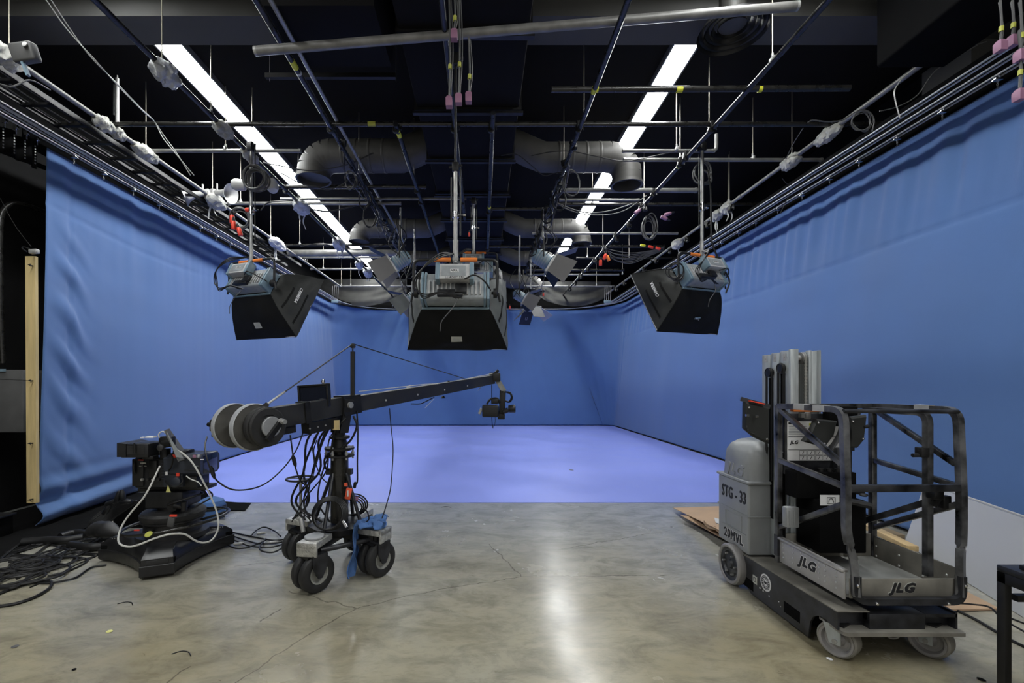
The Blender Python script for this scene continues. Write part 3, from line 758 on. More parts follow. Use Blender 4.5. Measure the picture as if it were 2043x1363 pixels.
# ------------------------------------------------------------------ cables from point lists
def cable(pts, D, r, lab, m='cable', group=None, name='cable', k=6, closed=False, cat='cable', parent=None):
    out = []
    for i, p in enumerate(pts):
        d = p[2] if len(p) > 2 else D
        out.append(P(p[0], p[1], d))
    b = MB(); b.tube(smooth_path(out, k, closed), r, 6, closed)
    o = b.build(name, M[m], parent)
    if parent is None: tag(o, lab, cat, group)
    return o
cable([(92,0,4.5),(135,60,4.7),(190,120,4.9),(236,172,5.15),(285,222,5.4),(308,243,5.6),(325,275,5.6),(345,300,5.6),(387,350,5.6)], 5.6, .006, 'thin pale wire trailing diagonally across the upper left, the lower of the two', 'steel')
cable([(102,0,4.55),(140,58,4.75),(182,115,4.95),(232,165,5.2),(280,215,5.45),(306,240,5.65),(328,272,5.7),(350,302,5.7),(380,350,5.7)], 5.7, .006, 'thin pale wire trailing diagonally across the upper left, the upper of the two', 'steel')
cable([(0,168,4.2),(25,173,4.2),(60,160,4.3),(100,180,4.5)], 4.2, .008, 'dark wire sagging under the nearest cloth bundle at the left edge', 'cablegrey')
cable([(1562,331,6.9),(1580,292,6.5),(1602,256,6.1)], 6.5, .006, 'thin wire dropping beside the second cloth bundle on the right pipe', 'cablegrey')
cable([(1755,222,5.6),(1790,213,5.6),(1830,190,5.5),(1868,140,5.4),(1950,90,5.3)], 5.5, .006, 'thin wire curving along the right wall above the curtain track', 'steel')
cable([(1795,235),(1786,200),(1785,180),(1797,160),(1810,148)], 4.6, .006, 'short wire loop dangling from the rightmost pipe', 'steel')
cable([(1916,85),(1940,90),(1968,83)], 4.7, .005, 'short curved wire on the grey pilaster', 'steel')
cable([(1611,245),(1622,240),(1650,243),(1680,240),(1703,226),(1718,219),(1735,224),(1744,240),(1740,262)], 5.2, .007, 'loose wire end joining the loop by the first right cloth bundle', 'cablegrey')
t = thing('wire_loop', 'round coil of wire hung on the rightmost pipe beside a cloth bundle', 'cable coil', P(1718,262,4.9))
for k in range(4):
    c = P(1718+k, 240+k*1.5, 4.9+.01*k); b = MB(); b.tube([c+V((math.cos(a)*(.095+.004*k), .02*math.sin(a*2+k), math.sin(a)*(.11-.003*k))) for a in [i*math.pi/14 for i in range(28)]], .0045, 5, True); b.build('wire_turn', M['cablegrey'], t)
# catenaries between bundles at the back
cable([(525,325),(560,331),(610,340),(650,338),(700,326),(745,305)], 7.2, .009, 'cable swagged from the left coil towards the pipe left of the duct', 'cable')
cable([(525,322),(560,340),(600,342),(640,335),(690,322),(730,312)], 7.5, .007, 'thinner cable swagged beside the one from the left coil', 'cablegrey')
cable([(700,355),(680,370),(655,378),(635,374),(600,366),(560,345)], 7.2, .010, 'black cable loop hanging across the left light strip', 'cable')
cable([(612,415),(640,421),(670,420),(710,410),(740,401)], 8.6, .014, 'fat black cable dipping below the crumpled wrap over the left light strip', 'cable')
cable([(600,405),(640,422),(662,470),(690,500)], 9.4, .008, 'thin cable running down along the pipe under the left light strip', 'cablegrey')
cable([(520,420),(540,403),(600,404)], 8.3, .012, 'short cable linking the red plug on the left to the cross pipe', 'cable')
cable([(600,492),(640,486),(680,494),(720,498),(770,488)], 11, .013, 'cable lying wavy on the cable carrying cross pipe', 'cable')
cable([(1145,345),(1110,345),(1085,350),(1060,330),(1030,308),(1000,310)], 7.0, .006, 'thin cable across the nearest right duct', 'cable')
cable([(1060,311),(1100,303),(1140,302),(1180,310),(1230,320),(1262,320),(1360,300),(1400,297)], 6.8, .007, 'long thin cable sagging over the nearest right duct towards the right', 'cable')
cable([(1110,405),(1150,420),(1180,425),(1220,420),(1260,407)], 8.3, .011, 'pale cable sagging over the right light strip, upper one', 'cablegrey')
cable([(1105,400),(1130,417),(1170,428),(1215,428),(1250,418),(1290,390)], 8.4, .009, 'pale cable sagging over the right light strip, lower one', 'cablegrey')
for k in range(7):
    cable([(1200+k*2,492+k),(1225,500+3*k+k%2*3),(1260,505+3.4*k),(1300,500+1.5*k),(1325,493+k)], 11+.05*k, .010, 'grey cable swagged in the bunch under the pipe with yellow and red plugs', 'cablegrey', 'cables swagged in a bunch on the right')
cable([(1448,585),(1455,560),(1440,530),(1428,505),(1420,480),(1419,440),(1418,380),(1412,340)], 6.5, .012, 'black cable hanging down to the right softbox past the curtain track', 'cable')
cable([(1405,340),(1418,350),(1417,365),(1400,368),(1390,362)], 6.6, .014, 'thick grey cable loop at the top of the right softbox pole', 'cablegrey')
cable([(1560,355,7.2),(1568,365,7.2),(1580,375,7.2),(1557,425,7.2)], 7.2, .005, 'thin dark wire off the second right cloth bundle', 'cablegrey')
# pipe-hugging bundles with clamps and loops (pipes C and I)
for key, lab in (('C','left'),('I','right')):
    x = dp[key][0]
    for k in range(6):
        rs = random.Random(40+k+(0 if key == 'C' else 100)); pts = []
        yy = 6.2+rs.uniform(0,1.0)
        while yy < 12.6:
            pts.append((x+rs.uniform(-.07,.07), yy, ZG-.035-rs.uniform(0,.10)-(.16 if rs.random() < .25 else 0))); yy += rs.uniform(.35,.8)
        b = MB(); b.tube(smooth_path(pts, 5), rs.choice((.009,.012,.014)), 6)
        tag(b.build('cable', M['cable' if k % 2 else 'cablegrey']), f'dark cable tied loosely along the pipe {lab} of the middle duct', 'cable', f'cables tied along the pipe {lab} of the middle duct')
    for k in range(9):
        rs = random.Random(400+k+(0 if key == 'C' else 100)); y = 7.0+k*.68; n_ = rs.uniform(.12,.28)
        c = V((x+rs.uniform(-.12,.12), y, ZG-.10-n_*.6)); b = MB()
        for q in range(3):
            b.tube([c+V((math.cos(a)*n_*(.45+.05*q), .03*math.sin(a*2+q)+q*.015, math.sin(a)*n_*(.85-.05*q))) for a in [i*math.pi/10 for i in range(20)]], .008, 5, True)
        tag(b.build('cable_loop', M['cable' if k % 3 else 'cablegrey']), f'small hanging loop of cable below the pipe {lab} of the middle duct', 'cable coil', f'cable loops below the pipe {lab} of the middle duct')
    for k in range(12):
        rs = random.Random(800+k+(0 if key == 'C' else 100)); y = 6.4+k*.56
        cl = clp.copy(); COL.objects.link(cl); cl.location = (x+rs.uniform(-.03,.03), y, ZG-.06); cl.rotation_euler = (rs.uniform(-.4,.4), rs.uniform(-.5,.5), rs.uniform(0,3))
        tag(cl, f'black lamp clamp bolted on the pipe {lab} of the middle duct', 'pipe clamp', f'lamp clamps along the pipe {lab} of the middle duct')
for key in ('J','K'):
    x = dp[key][0]
    for k in range(9):
        rs = random.Random(900+k+ord(key)); y = 8.4+k*.9
        cl = clp.copy(); COL.objects.link(cl); cl.location = (x, y, ZG+.0); cl.rotation_euler = (0, math.pi+rs.uniform(-.3,.3), rs.uniform(0,3))
        lab = 'pipe right of the right light strip' if key == 'J' else 'rightmost grid pipe'
        tag(cl, f'black clamp perched on top of the {lab}', 'pipe clamp', f'clamps on the {lab}')
# hanging drops with mauve connectors
def drop(px, y0, y1, D, lab, r=.009, w_=.055, h_=.09, px0=None, tape=None):
    p1 = P(px, y1, D); p0 = P(px if px0 is None else px0, y0, D)
    t = thing('hanging_power_tail', lab, 'power cable', p1)
    b = MB(); mid = p0.lerp(p1, .5)+V((.01,0,0)); b.tube(smooth_path([p0, mid, p1+V((0,0,h_))], 5), r, 6); b.tube(smooth_path([p0+V((.012,.02,0)), mid+V((.022,.01,0)), p1+V((.012,0,h_))], 5), r*.7, 5); b.build('cable', M['cablegrey'], t)
    b = MB(); b.loft([[p1+V((sx*w_/2*s, sy*.03*s, z)) for sx, sy in ((-1,-1),(1,-1),(1,1),(-1,1))] for s, z in ((.95,-.0),(1,.012),(1,h_*.75),(.55,h_))]); b.build('connector', M['pink'], t, label='mauve connector')
    b = MB(); q = p0.lerp(p1+V((0,0,h_)), .72); b.cyl(q+V((.006,0,-.02)), q+V((.008,0,.02)), r*1.7, 8); b.build('tape_mark', M['lime'], t)
for a in [(896,-20,214,3.9,'mauve connector on a cable, leftmost of the three hanging at the top centre'),(915,-20,208,3.9,'mauve connector on a cable, middle of the three hanging at the top centre'),(935,75,205,3.9,'mauve connector on a cable, rightmost of the three hanging at the top centre'),(906,-20,80,3.85,'mauve connector high up behind the long grey pole, top centre'),
          (1996,0,103,3.6,'mauve connector with writing on it, leftmost in the top right corner'),(2020,0,93,3.6,'small mauve connector, second in the top right corner'),(2036,0,122,3.5,'mauve connector at the right edge, above the lower one'),(2034,60,201,3.5,'mauve connector hanging lowest in front of the blue curtain at the right edge')]:
    drop(*a)

# ------------------------------------------------------------------ coils and plugs
def coil(px, y, D, rx, rz, n, lab, m='cable', r=.011, dyy=.02, name='cable_coil'):
    c = P(px, y, D); t = thing(name, lab, 'cable coil', c)
    for k in range(n):
        rs = random.Random(k*7+int(px)); a_ = 1-.07*k*rs.random(); cc = c+V((rs.uniform(-.03,.03), k*dyy-n*dyy/2, rs.uniform(-.03,.03)))
        b = MB(); ph = rs.uniform(0, 3); b.tube([cc+V((math.cos(a)*rx*a_, .02*math.sin(2*a+ph), math.sin(a)*rz*(a_+.04*math.sin(a*2+ph)))) for a in [i*math.pi/16 for i in range(32)]], r, 6, True); b.build('turn', M[m], t)
    return t
coil(512, 357, 6.3, .15, .17, 7, 'dark cable coil hung at the top of the left softbox pole', 'cablegrey')  # this coil and the next: grey colour stands in for their highlights
coil(478, 437, 7.0, .145, .17, 6, 'dark cable coil with red plugs hung left of the left softbox pole', 'cablegrey')
coil(1295, 456, 8.6, .125, .24, 6, 'long bundle of grey cable hung below the clamps on the right', 'cablegrey', .010)
coil(1402, 345, 6.6, .12, .16, 3, 'loose loops of cable around the top of the right softbox pole', 'cablegrey', .010)
coil(1345, 545, 6.0, .10, .12, 3, 'loops of cable over the yoke of the right softbox', 'cable', .007)
def plug(px, y, D, m, lab, ax=(1,0,-.3), s=1.0):
    c = P(px, y, D); a = V(ax).normalized(); t = thing('power_plug', lab, 'power plug', c)
    b = MB(); b.lathe([(.030*s,-.07*s),(.036*s,-.06*s),(.036*s,.04*s),(.028*s,.06*s)], c, a, 12); b.build('plug_body', M[m], t)
    b = MB(); b.lathe([(.020*s,.055*s),(.022*s,.09*s),(.012*s,.13*s)], c, a, 10); b.build('cable_boot', M['black'], t)
for px, y, D, m, ax, lab in [(499,419,6.9,'red',(1,0,0),'red plug beside the left softbox pole, topmost'),(463,437,6.95,'red',(0,0,1),'red plug in the left cable coil, upper left'),(466,449,6.9,'red',(0,0,1),'red plug in the left cable coil, middle'),(478,462,6.9,'red',(-.3,0,1),'red plug at the bottom of the left cable coil'),
      (1283,490,10.8,'yellow',(1,0,-.2),'yellow plug on the far right cross pipe'),(1299,493,10.8,'red',(1,0,-.3),'red plug next to the yellow one, left of two'),(1313,496,10.8,'red',(1,0,-.3),'red plug next to the yellow one, right of two'),
      (1207,512,9.2,'red',(.4,0,1),'red plug in the hanging bunch right of the shutter lamps, upper'),(1198,524,9.2,'red',(0,0,1),'red plug in the hanging bunch right of the shutter lamps, lowest'),(1213,515,9.3,'orange',(-.4,0,1),'orange red plug in the hanging bunch right of the shutter lamps'),
      (1084,588,9.5,'red',(0,0,1),'small red tag plug under the navy shutter'),(1017,613,9.5,'red',(0,0,1),'tiny red plug left of the lower shutter lamp'),(936,468,8.0,'red',(0,0,1),'red tag plug on the pole of the middle rear softbox'),
      (1272,422,8.2,'pink',(.7,0,.5),'mauve plug under the clamps on the right, left one'),(1325,435,8.2,'pink',(.9,0,-.4),'mauve plug under the clamps on the right, right one'),(1333,427,8.3,'pink',(1,0,.3),'mauve plug under the clamps on the right, upper one')]:
    plug(px, y, D, m, lab, ax, (.5 if ('tag' in lab or 'tiny' in lab) else .95 if D < 8 else .9))
# horn speakers and small lamp box
def horn(px, y, D, ax, lab):
    c = P(px, y, D); t = thing('horn_speaker', lab, 'horn speaker', c); a = V(ax).normalized()
    b = MB(); b.lathe([(.035,-.14),(.045,-.12),(.05,-.02),(.065,.06),(.10,.14),(.165,.20),(.17,.205),(.155,.195),(.09,.13),(.05,.06),(.02,.02)], c, a, 26, cap=False); b.build('horn', M['white'], t)
    b = MB(); b.lathe([(.055,-.22),(.06,-.20),(.06,-.14),(.04,-.12)], c, a, 16); b.build('driver', M['lamplight'], t)
    b = MB(); b.beam(c-a*.1, c-a*.1+V((0,0,.16)), .02, .03); b.build('bracket', M['steel'], t)
horn(392, 388, 8.0, (-.75,-.4,-.35), 'white horn speaker facing left beside the leftmost grid pipe')
horn(442, 385, 8.1, (.85,-.2,-.15), 'white horn speaker facing right beside the leftmost grid pipe')
for px, y, D, ax, lab in ((478, 369, 6.6, (-1,-.2,0), 'white capped lamp left of the hanging cable coil'), (543, 370, 6.8, (.3,-.3,-1), 'white capped lamp right of the hanging cable coil')):
    c = P(px,y,D); t = thing('capped_lamp', lab, 'lamp', c); a = V(ax).normalized()
    b = MB(); b.lathe([(.05,-.09),(.075,-.07),(.085,.05),(.06,.10),(.03,.11)], c, a, 18); b.build('lamp_cap', M['white'], t)
    b = MB(); b.lathe([(.03,-.16),(.03,-.08)], c, a, 10); b.build('socket', M['black'], t)
t = thing('small_flood_lamp', 'small dark grey box lamp clamped on the pipe at the top left edge', 'lamp', P(50,106,4.0))
c = P(50,106,4.0); rot = Matrix.Rotation(R(-8),3,'Y')@Matrix.Rotation(R(14),3,'X')
b = MB(); b.box(c, (.20,.09,.15), rot, .02, 3); b.build('lamp_case', M['boxgrey'], t); b = MB(); q = c+V((.06,-.062,.03)); b.lathe([(.022,0),(.022,.006),(.012,.01)], q, (0,-1,.2), 14); b.build('dial', M['white'], t, label='round white dial')
b = MB(); b.beam(c+V((-.02,0,-.08)), c+V((.03,0,-.2)), .03, .02); b.build('bracket', M['lampblue'], t)

# ------------------------------------------------------------------ grey cloth swags at the back
def swag(pxa, pxb, ya, yb, D, lab, sg):
    a = P(pxa, ya, D); c = P(pxb, ya, D); dz = (yb-ya)/F*D
    def fn(u, v):
        x = a.x+(c.x-a.x)*u; s = math.sin(math.pi*min(1, max(0, u*.8+.12)))**.5
        dd = v*dz*s
        w_ = v-.5*(4*u*(1-u))*(.6+.4*v)
        return V((x, D+.035*math.sin(w_*17+sg*u*2)*min(1,v*3)*(.5+noise.noise(V((u*3,v*3,sg))))+.10*noise.noise(V((u*4,v*3,1))), a.z-dd))
    b = MB(); b.grid(fn, 60, 30, .01); tag(b.build('cloth_swag', M['greycloth']), lab, 'cloth')
swag(626, 812, 557, 611, 16.9, 'grey cloth swag hung above the back curtain, left part', 1)
swag(1075, 1218, 562, 611, 16.9, 'grey cloth swag hung above the back curtain, right part', -1)
# ------------------------------------------------------------------ big panel lamps with fabric softboxes
def rotmat(yaw, tilt=0): return Matrix.Rotation(yaw, 4, 'Z') @ Matrix.Rotation(-tilt, 4, 'X')
def softlamp(loc, yaw, tilt, lab, sidem, poletop, ballast=(-.08,), small=False, tagtext=True, brand=0, patch='label', flipb=1, dims=(.42,.55,.44), chrome_to=None):
    root = thing('softbox_lamp', lab, 'studio lamp', (0,0,0), 'large studio lamps with fabric softboxes')
    T = rotmat(0, tilt)
    def mb(): return MB(T)
    # head
    b = mb(); b.box((0,-.10,0), (.66,.17,.30), bev=.03, seg=3); hd = b.build('lamp_head', M['lampgrey'], root)
    for s in (-1, 1):
        b = mb(); b.box((s*.335,-.10,0), (.03,.19,.325), bev=.01, seg=2); b.box((s*.30,-.10,.0), (.022,.185,.315), bev=.006); b.build('end_cap', M['lampblue'], root, label='pale blue moulded end cap')
    b = mb(); b.box((0,-.005,-.165), (.70,.04,.022), bev=.006); b.box((0,-.005,.165), (.70,.04,.022), bev=.006); b.build('front_rim', M['lampblue'], root)
    b = mb()
    for k in range(13): b.box((-.26+k*.043,-.19,-.03), (.014,.03,.16))
    b.build('cooling_fins', M['lamplight'], root)
    b = mb(); b.box((-.05,-.205,-.10), (.26,.05,.07), bev=.01); b.box((.06,-.22,-.06), (.12,.05,.10), bev=.01); b.build('power_input', M['camblack'], root)
    # ballast
    bx = ballast[0]
    TB = rotmat(0, tilt*.9) if flipb else T
    b = MB(TB); b.box((bx,-.26,.10), (.33,.10,.17), bev=.012); ba = b.build('ballast', M['lamplight'], root)
    for s in (-1,1):
        b = MB(TB); b.box((bx+s*.17,-.26,.10), (.045,.12,.20), bev=.012); b.build('ballast_cap', M['lampblue'], ba)
    b = MB(TB); b.box((bx-.01,-.3115,.10), (.24,.004,.115)); b.build('ballast_grille', M['lampgrey'], ba)
    b = MB(TB); b.box((bx,-.315,.10), (.085,.004,.036)); lb = b.build('ballast_sticker', M['labelwhite'], ba)
    xd = TB.to_3x3() @ V((1,0,0)); yd = TB.to_3x3() @ V((0,0,1)); o = TB @ V((bx,-.3175,.10))
    text('ballast_logo', 'ARRI', .034, o, xd, yd, M['ink'], ba, .0008, .001)
    if tagtext:
        o = TB @ V((bx-.01,-.26,.013)); yd2 = TB.to_3x3() @ V((0,1,0))
        b = MB(TB); b.box((bx,-.315,.022), (.30,.006,.028)); b.build('ballast_tape', M['lamplight'], ba)
        text('tape_writing', 'LL ADD* 231', .03, TB @ V((bx,-.319,.022)), xd, yd, M['ink'], ba, .0008, .0006)
    # yoke stays upright
    b = MB(); b.tube(smooth_path([(-.37,-.10,0),(-.42,-.10,.01),(-.43,-.10,.10),(-.43,-.10,.28),(-.40,-.10,.335),(-.33,-.10,.345),(0,-.10,.345),(.33,-.10,.345),(.40,-.10,.335),(.43,-.10,.28),(.43,-.10,.10),(.42,-.10,.01),(.37,-.10,0)], 3), .016, 10)
    yk = b.build('yoke', M['black'], root)
    for s in (-1,1):
        b = MB(); b.cyl((s*.05,-.10,.345), (s*.225,-.10,.345), .022, 14); b.build('grip', M['orange'], yk, label='orange hand grip')
        b = MB(); b.lathe([(.05,-.02),(.05,.015),(.02,.03)], (s*.41,-.10,0), (s,0,0), 14); b.cyl((s*.44,-.10,0),(s*.46,-.10,-.09),.012,8); b.build('tilt_knob', M['black'], yk)
    b = MB(); L_ = poletop; b.cyl((0,-.10,.31), (0,-.10,.55), .027, 12); b.cyl((-.03,-.10,.345), (.03,-.10,.345), .03, 12); b.build('pole_socket', M['steel'], root)
    ct = chrome_to or L_
    b = MB(); b.cyl((0,-.10,.5), (0,-.10,ct), .021, 12); b.build('suspension_pole', M['steel'], root)
    if chrome_to:
        b = MB(); b.cyl((0,-.10,ct), (0,-.10,L_), .013, 10); b.build('drop_rod', M['black'], root)
        b = MB(); b.box((0,-.10,ct), (.07,.07,.09), bev=.01); b.cyl((-.07,-.10,ct), (.07,-.10,ct+.02), .014, 8); b.build('rod_clamp', M['black'], root)
    b = MB(); b.cyl((.0,-.10,.5+((chrome_to or L_)-.5)*.35), (0,-.10,.5+((chrome_to or L_)-.5)*.42), .034, 12); b.cyl((0,-.10,.5+((chrome_to or L_)-.5)*.385), (.08,-.10,.5+((chrome_to or L_)-.5)*.385), .008, 8); b.lathe([(.02,0),(.02,.025)], (.08,-.10,.5+((chrome_to or L_)-.5)*.385), (1,0,0), 8); b.build('pole_collar', M['chrome'], root)
    b = MB(); b.cyl((.05,-.08,.6), (.05,-.08,ct), .008, 8); b.cyl((-.045,-.09,.75), (-.045,-.09,ct-.1), .007, 8); b.build('pole_cable', M['cable'], root)
    b = MB(); b.box((0,-.10,L_), (.09,.09,.12), bev=.01); b.cyl((-.08,-.10,L_+.02), (.08,-.10,L_+.02), .018, 8); b.build('pole_clamp', M['black'], root)
    # cables looping around the head
    for k in range(3):
        rs = random.Random(int(lab.__len__())*3+k); z0 = .02*k
        pts = [(-.02,-.12,.40),(-.14,-.34,.30+z0),(-.30,-.40,.18),(-.40+.03*k,-.36,.04),(-.30,-.36,-.06-.02*k),(-.12,-.34,-.04),(.02+.03*k,-.30,-.09)]
        b = MB(); b.tube(smooth_path(pts, 6), .007, 6); b.build('lamp_cable', M['cable'], root)
    b = MB(); b.tube(smooth_path([(.10,-.30,.10),(.20,-.34,.13),(.30,-.28,.08),(.36,-.16,.02)], 6), .008, 6); b.build('lamp_cable', M['cable'], root)
    b = MB(); b.tube(smooth_path([(.03,-.28,-.10),(-.02,-.34,-.2),(-.12,-.34,-.32),(-.14,-.33,-.42)], 6), .005, 6); b.build('lamp_cable', M['cablegrey'], root)
    # softbox: four fabric panels
    D_, X1, Z1 = dims; X0, Z0 = .355, .175; pw = .78
    def ext(w):
        k = w**pw; return X0+(X1-X0)*k, Z0+(Z1-Z0)*(w**.75), .0+D_*w
    def bottom(u, w):
        hx, hz, y = ext(w); bl = .045*math.sin(math.pi*u)*math.sin(math.pi*w**.8)
        return V(((u*2-1)*hx, y, -hz-bl+.012*noise.noise(V((u*5,w*4,2)))))
    def top_(u, w):
        p = bottom(u, w); return V((p.x, p.y, -p.z))
    def side(sg):
        def fn(u, w):
            hx, hz, y = ext(w); bl = .05*math.sin(math.pi*u)*math.sin(math.pi*w**.8)
            return V((sg*(hx+bl+.012*noise.noise(V((u*5,w*4,7+sg)))), y, (u*2-1)*hz))
        return fn
    sb = mb(); sb.grid(bottom, 26, 20, .006); pb = sb.build('lower_panel', M['fabblack'], root, sharp=60)
    sb = mb(); sb.grid(top_, 26, 20, .006); sb.build('upper_panel', M['fabblack'], root, sharp=60)
    for sg in (-1, 1):
        sb = mb(); sb.grid(side(sg), 26, 20, .006); sp = sb.build('side_panel', M[sidem], root, sharp=60)
        for w0 in (.30, .72):
            def strap(u, w, sg=sg, w0=w0): p = side(sg)(.08+u*.55, w0+w*.05); p.x += sg*.006; return p
            sb = mb(); sb.grid(strap, 10, 2, .004); sb.build('velcro_strap', M['fabblack'], sp)
    # seam cords at the corners
    for sx in (-1,1):
        for sz in (-1,1):
            sb = mb(); sb.tube([V((sx*ext(w/12)[0], ext(w/12)[2], sz*ext(w/12)[1])) for w in range(13)], .007, 6); sb.build('corner_seam', M['fabblack'], root)
    b = mb(); b.bb((-X1,D_-.012,-Z1), (X1,D_-.006,Z1)); b.build('front_diffusion', M['white'], root)
    # care label / patch on the lower panel
    if patch == 'label':
        def lf(u, w): p = bottom(.44+u*.12, .50+w*.16); p.z -= .005; return p
        b = mb(); b.grid(lf, 4, 4, .003); b.build('sewn_label', M['label'], pb)
        def lf2(u, w, k): p = bottom(.455+u*.09, .53+k*.04+w*.008); p.z -= .0085; return p
        for k in range(3):
            b = mb(); b.grid(lambda u, w, k=k: lf2(u, w, k), 3, 1, .001); b.build('label_line', M['lampgrey'], pb)
    elif patch == 'buckle':
        b = mb(); q = bottom(.5, .55); b.tube([q+V((-.04,-.03,-.01)), q+V((.045,-.03,-.01)), q+V((.035,.04,-.01)), q+V((-.03,.04,-.01))], .009, 6, True); b.build('buckle', M['lampblue'], pb)
        b = mb(); b.box(q+V((0,-.005,-.006)), (.06,.05,.008)); b.build('buckle_window', M['labelwhite'], pb)
        b = mb(); b.cyl(q+V((.05,0,-.01)), q+V((.07,.05,-.012)), .007, 6); b.build('pull_tab', M['white'], pb)
    if brand:
        sg = brand
        q = side(sg)(.52, .50)
        a = side(sg)(.52, .60)-side(sg)(.52, .40); a.normalize(); up = (side(sg)(.6, .5)-side(sg)(.44, .5)).normalized()
        xd = T.to_3x3() @ (up*(1) if sg < 0 else up*-1); 
        yd = T.to_3x3() @ (a*-1)
        nn = xd.cross(yd); want = T.to_3x3() @ V((sg,0,0))
        if nn.dot(want) < 0: yd = -yd
        o = T @ (q+V((sg*.012,0,0)))
        text('printed_logo', 'CHIMERA', .058, o, xd, yd, M['labelwhite'], root, .001, .002, shear=.3)
    root.location = loc; root.rotation_euler = (0,0,yaw)
    return root
zc = lambda L: ZG-L[2]
L1_ = P(513,573,6.5); softlamp(L1_, R(-22), R(31), 'black softbox lamp on the left with a grey label on its underside', 'fabdark', zc(L1_), (-.10,), tagtext=False, brand=1, dims=(.50,.58,.54))
L2_ = P(910,589,4.8); softlamp(L2_, 0, R(20), 'middle softbox lamp with pale grey sides and orange grips, hanging lowest at the centre', 'fabgrey', zc(L2_), (0,), chrome_to=1.30)
L3_ = P(1389,562,6.5); softlamp(L3_, R(22), R(31), 'black softbox lamp on the right with a small blue buckle on its underside', 'fabdark', zc(L3_), (.12,), tagtext=False, brand=-1, patch='buckle', dims=(.50,.58,.54))
L4_ = P(945,545,8.4); softlamp(L4_, 0, R(30), 'farther softbox lamp peeking out behind the top of the middle one', 'fabdark', zc(L4_), (0,), tagtext=False)

# ------------------------------------------------------------------ fresnel lamps with shutters
def fresnel(loc, aim, s, lab, open4=(50,50,50,50), mats=('door','doornavy','door','doornavy'), roll=0, poletop=1.0):
    root = thing('shutter_lamp', lab, 'studio lamp', loc, 'lamps with four metal shutters')
    a = V(aim).normalized(); x = a.cross(V((0,0,1))).normalized(); z = x.cross(a)
    T = Matrix.Translation(loc) @ (Matrix((x, a, z)).transposed().to_4x4()) @ Matrix.Rotation(roll, 4, 'Y') @ Matrix.Scale(s, 4)
    b = MB(T); b.lathe([(.06,-.34),(.11,-.31),(.135,-.26),(.135,-.02),(.165,0)], (0,0,0), (0,1,0), 26); b.build('lamp_body', M['lampblue'], root)
    b = MB(T)
    for k in range(5): b.lathe([(.134,-.25+k*.045),(.146,-.248+k*.045),(.146,-.235+k*.045),(.134,-.233+k*.045)], (0,0,0), (0,1,0), 26, cap=False)
    b.build('cooling_fins', M['lampgrey'], root)
    b = MB(T); b.lathe([(.12,.0),(.12,.01),(.06,.03),(.0,.035)], (0,0,0), (0,1,0), 22); b.build('lens', M['labelwhite'], root)
    b = MB(T)
    for q in range(4):
        Rq = Matrix.Rotation(q*math.pi/2, 4, 'Y'); p = [Rq @ V(v) for v in ((-.19,.03,.18),(.19,.03,.18))]; b.beam(p[0], p[1], .02, .03)
    b.build('door_frame', M['steel'], root)
    for q in range(4):
        Rq = Matrix.Rotation(q*math.pi/2, 4, 'Y'); an = R(open4[q]); ln = .37; c_, s_ = math.cos(an), math.sin(an)
        w0 = .17; w1 = .22 if q % 2 else .17
        pts = [V((-w0,.045,.185)), V((w0,.045,.185)), V((w1,.045+ln*c_,.185+ln*s_)), V((-w1,.045+ln*c_,.185+ln*s_))]
        b = MB(T @ Rq); b.panel(pts, .006); d = b.build('barn_door', M[mats[q]], root)
        if q == 2:
            m_ = sum(pts, V())/4; e1 = (pts[1]-pts[0]).normalized(); e2 = (pts[3]-pts[0]).normalized(); nn = e1.cross(e2)
            for off in (.010, -.006):
                b = MB(T @ Rq); b.tube([m_+e1*sx*.025+e2*sy*.04+nn*off for sx, sy in ((-1,-1),(1,-1),(1,1),(-1,1))], .004, 4, True); b.build('door_sticker', M['labelwhite'], d)
    b = MB(); yk = []
    sd = x*.20*s; top_z = V((0,0,.36*s))
    c0 = T @ V((0,-.14,0)); b.tube(smooth_path([c0-sd, c0-sd*1.05+top_z*.6, c0-sd*.8+top_z, c0+sd*.8+top_z, c0+sd*1.05+top_z*.6, c0+sd], 3), .014, 8); b.build('yoke', M['black'], root)
    b = MB(); b.cyl(c0+top_z, V((c0.x,c0.y,loc[2]+poletop)), .02, 10); b.build('suspension_pole', M['steel'], root)
    for k in range(4):
        rs = random.Random(int(loc[0]*50)+k); b = MB(); q = c0+top_z*.9
        b.tube(smooth_path([q+V((rs.uniform(-.1,.1),-.05,.2+rs.random()*.3)), q+V((rs.uniform(-.3,.3),-.12,rs.uniform(-.1,.1))), q+V((rs.uniform(-.25,.25),-.10,-.3)), T @ V((0,-.37,0))], 6), .009, 6); b.build('lamp_cable', M['cable'], root)
    return root
q = P(787,528,8.6); fresnel(q, (-.80,-.05,-.52), 1.0, 'shutter lamp left of the middle softbox, grey flap over a navy one', (60,30,78,12), ('doornavy','door','doornavy','door'), 0, ZG-q.z)
q = P(1096,526,8.6); fresnel(q, (.80,-.05,-.52), 1.05, 'upper shutter lamp right of the middle softbox, large grey flap over a navy one', (50,12,74,50), ('door','door','doornavy','doornavy'), 0, ZG-q.z)
q = P(1045,596,10.2); fresnel(q, (.80,-.05,-.50), .80, 'lower shutter lamp right of the middle softbox, small grey flap over a dark one', (50,12,70,50), ('door','door','doornavy','doornavy'), 0, ZG-q.z)
q = P(1060,614,11.3); fresnel(q, (.10,-.22,-.95), .95, 'furthest right shutter lamp with a pale flap and a wide navy bottom flap', (22,45,45,52), ('doornavy','door','doornavy','doorlight'), 0, ZG-q.z)
q = P(818,598,9.8); fresnel(q, (-.75,.0,-.6), .9, 'dark shutter lamp almost hidden behind the left side of the middle softbox', (50,40,60,20), ('doornavy','door','doorlight','fabgrey'), 0, ZG-q.z)
q = P(700,590,15.5)
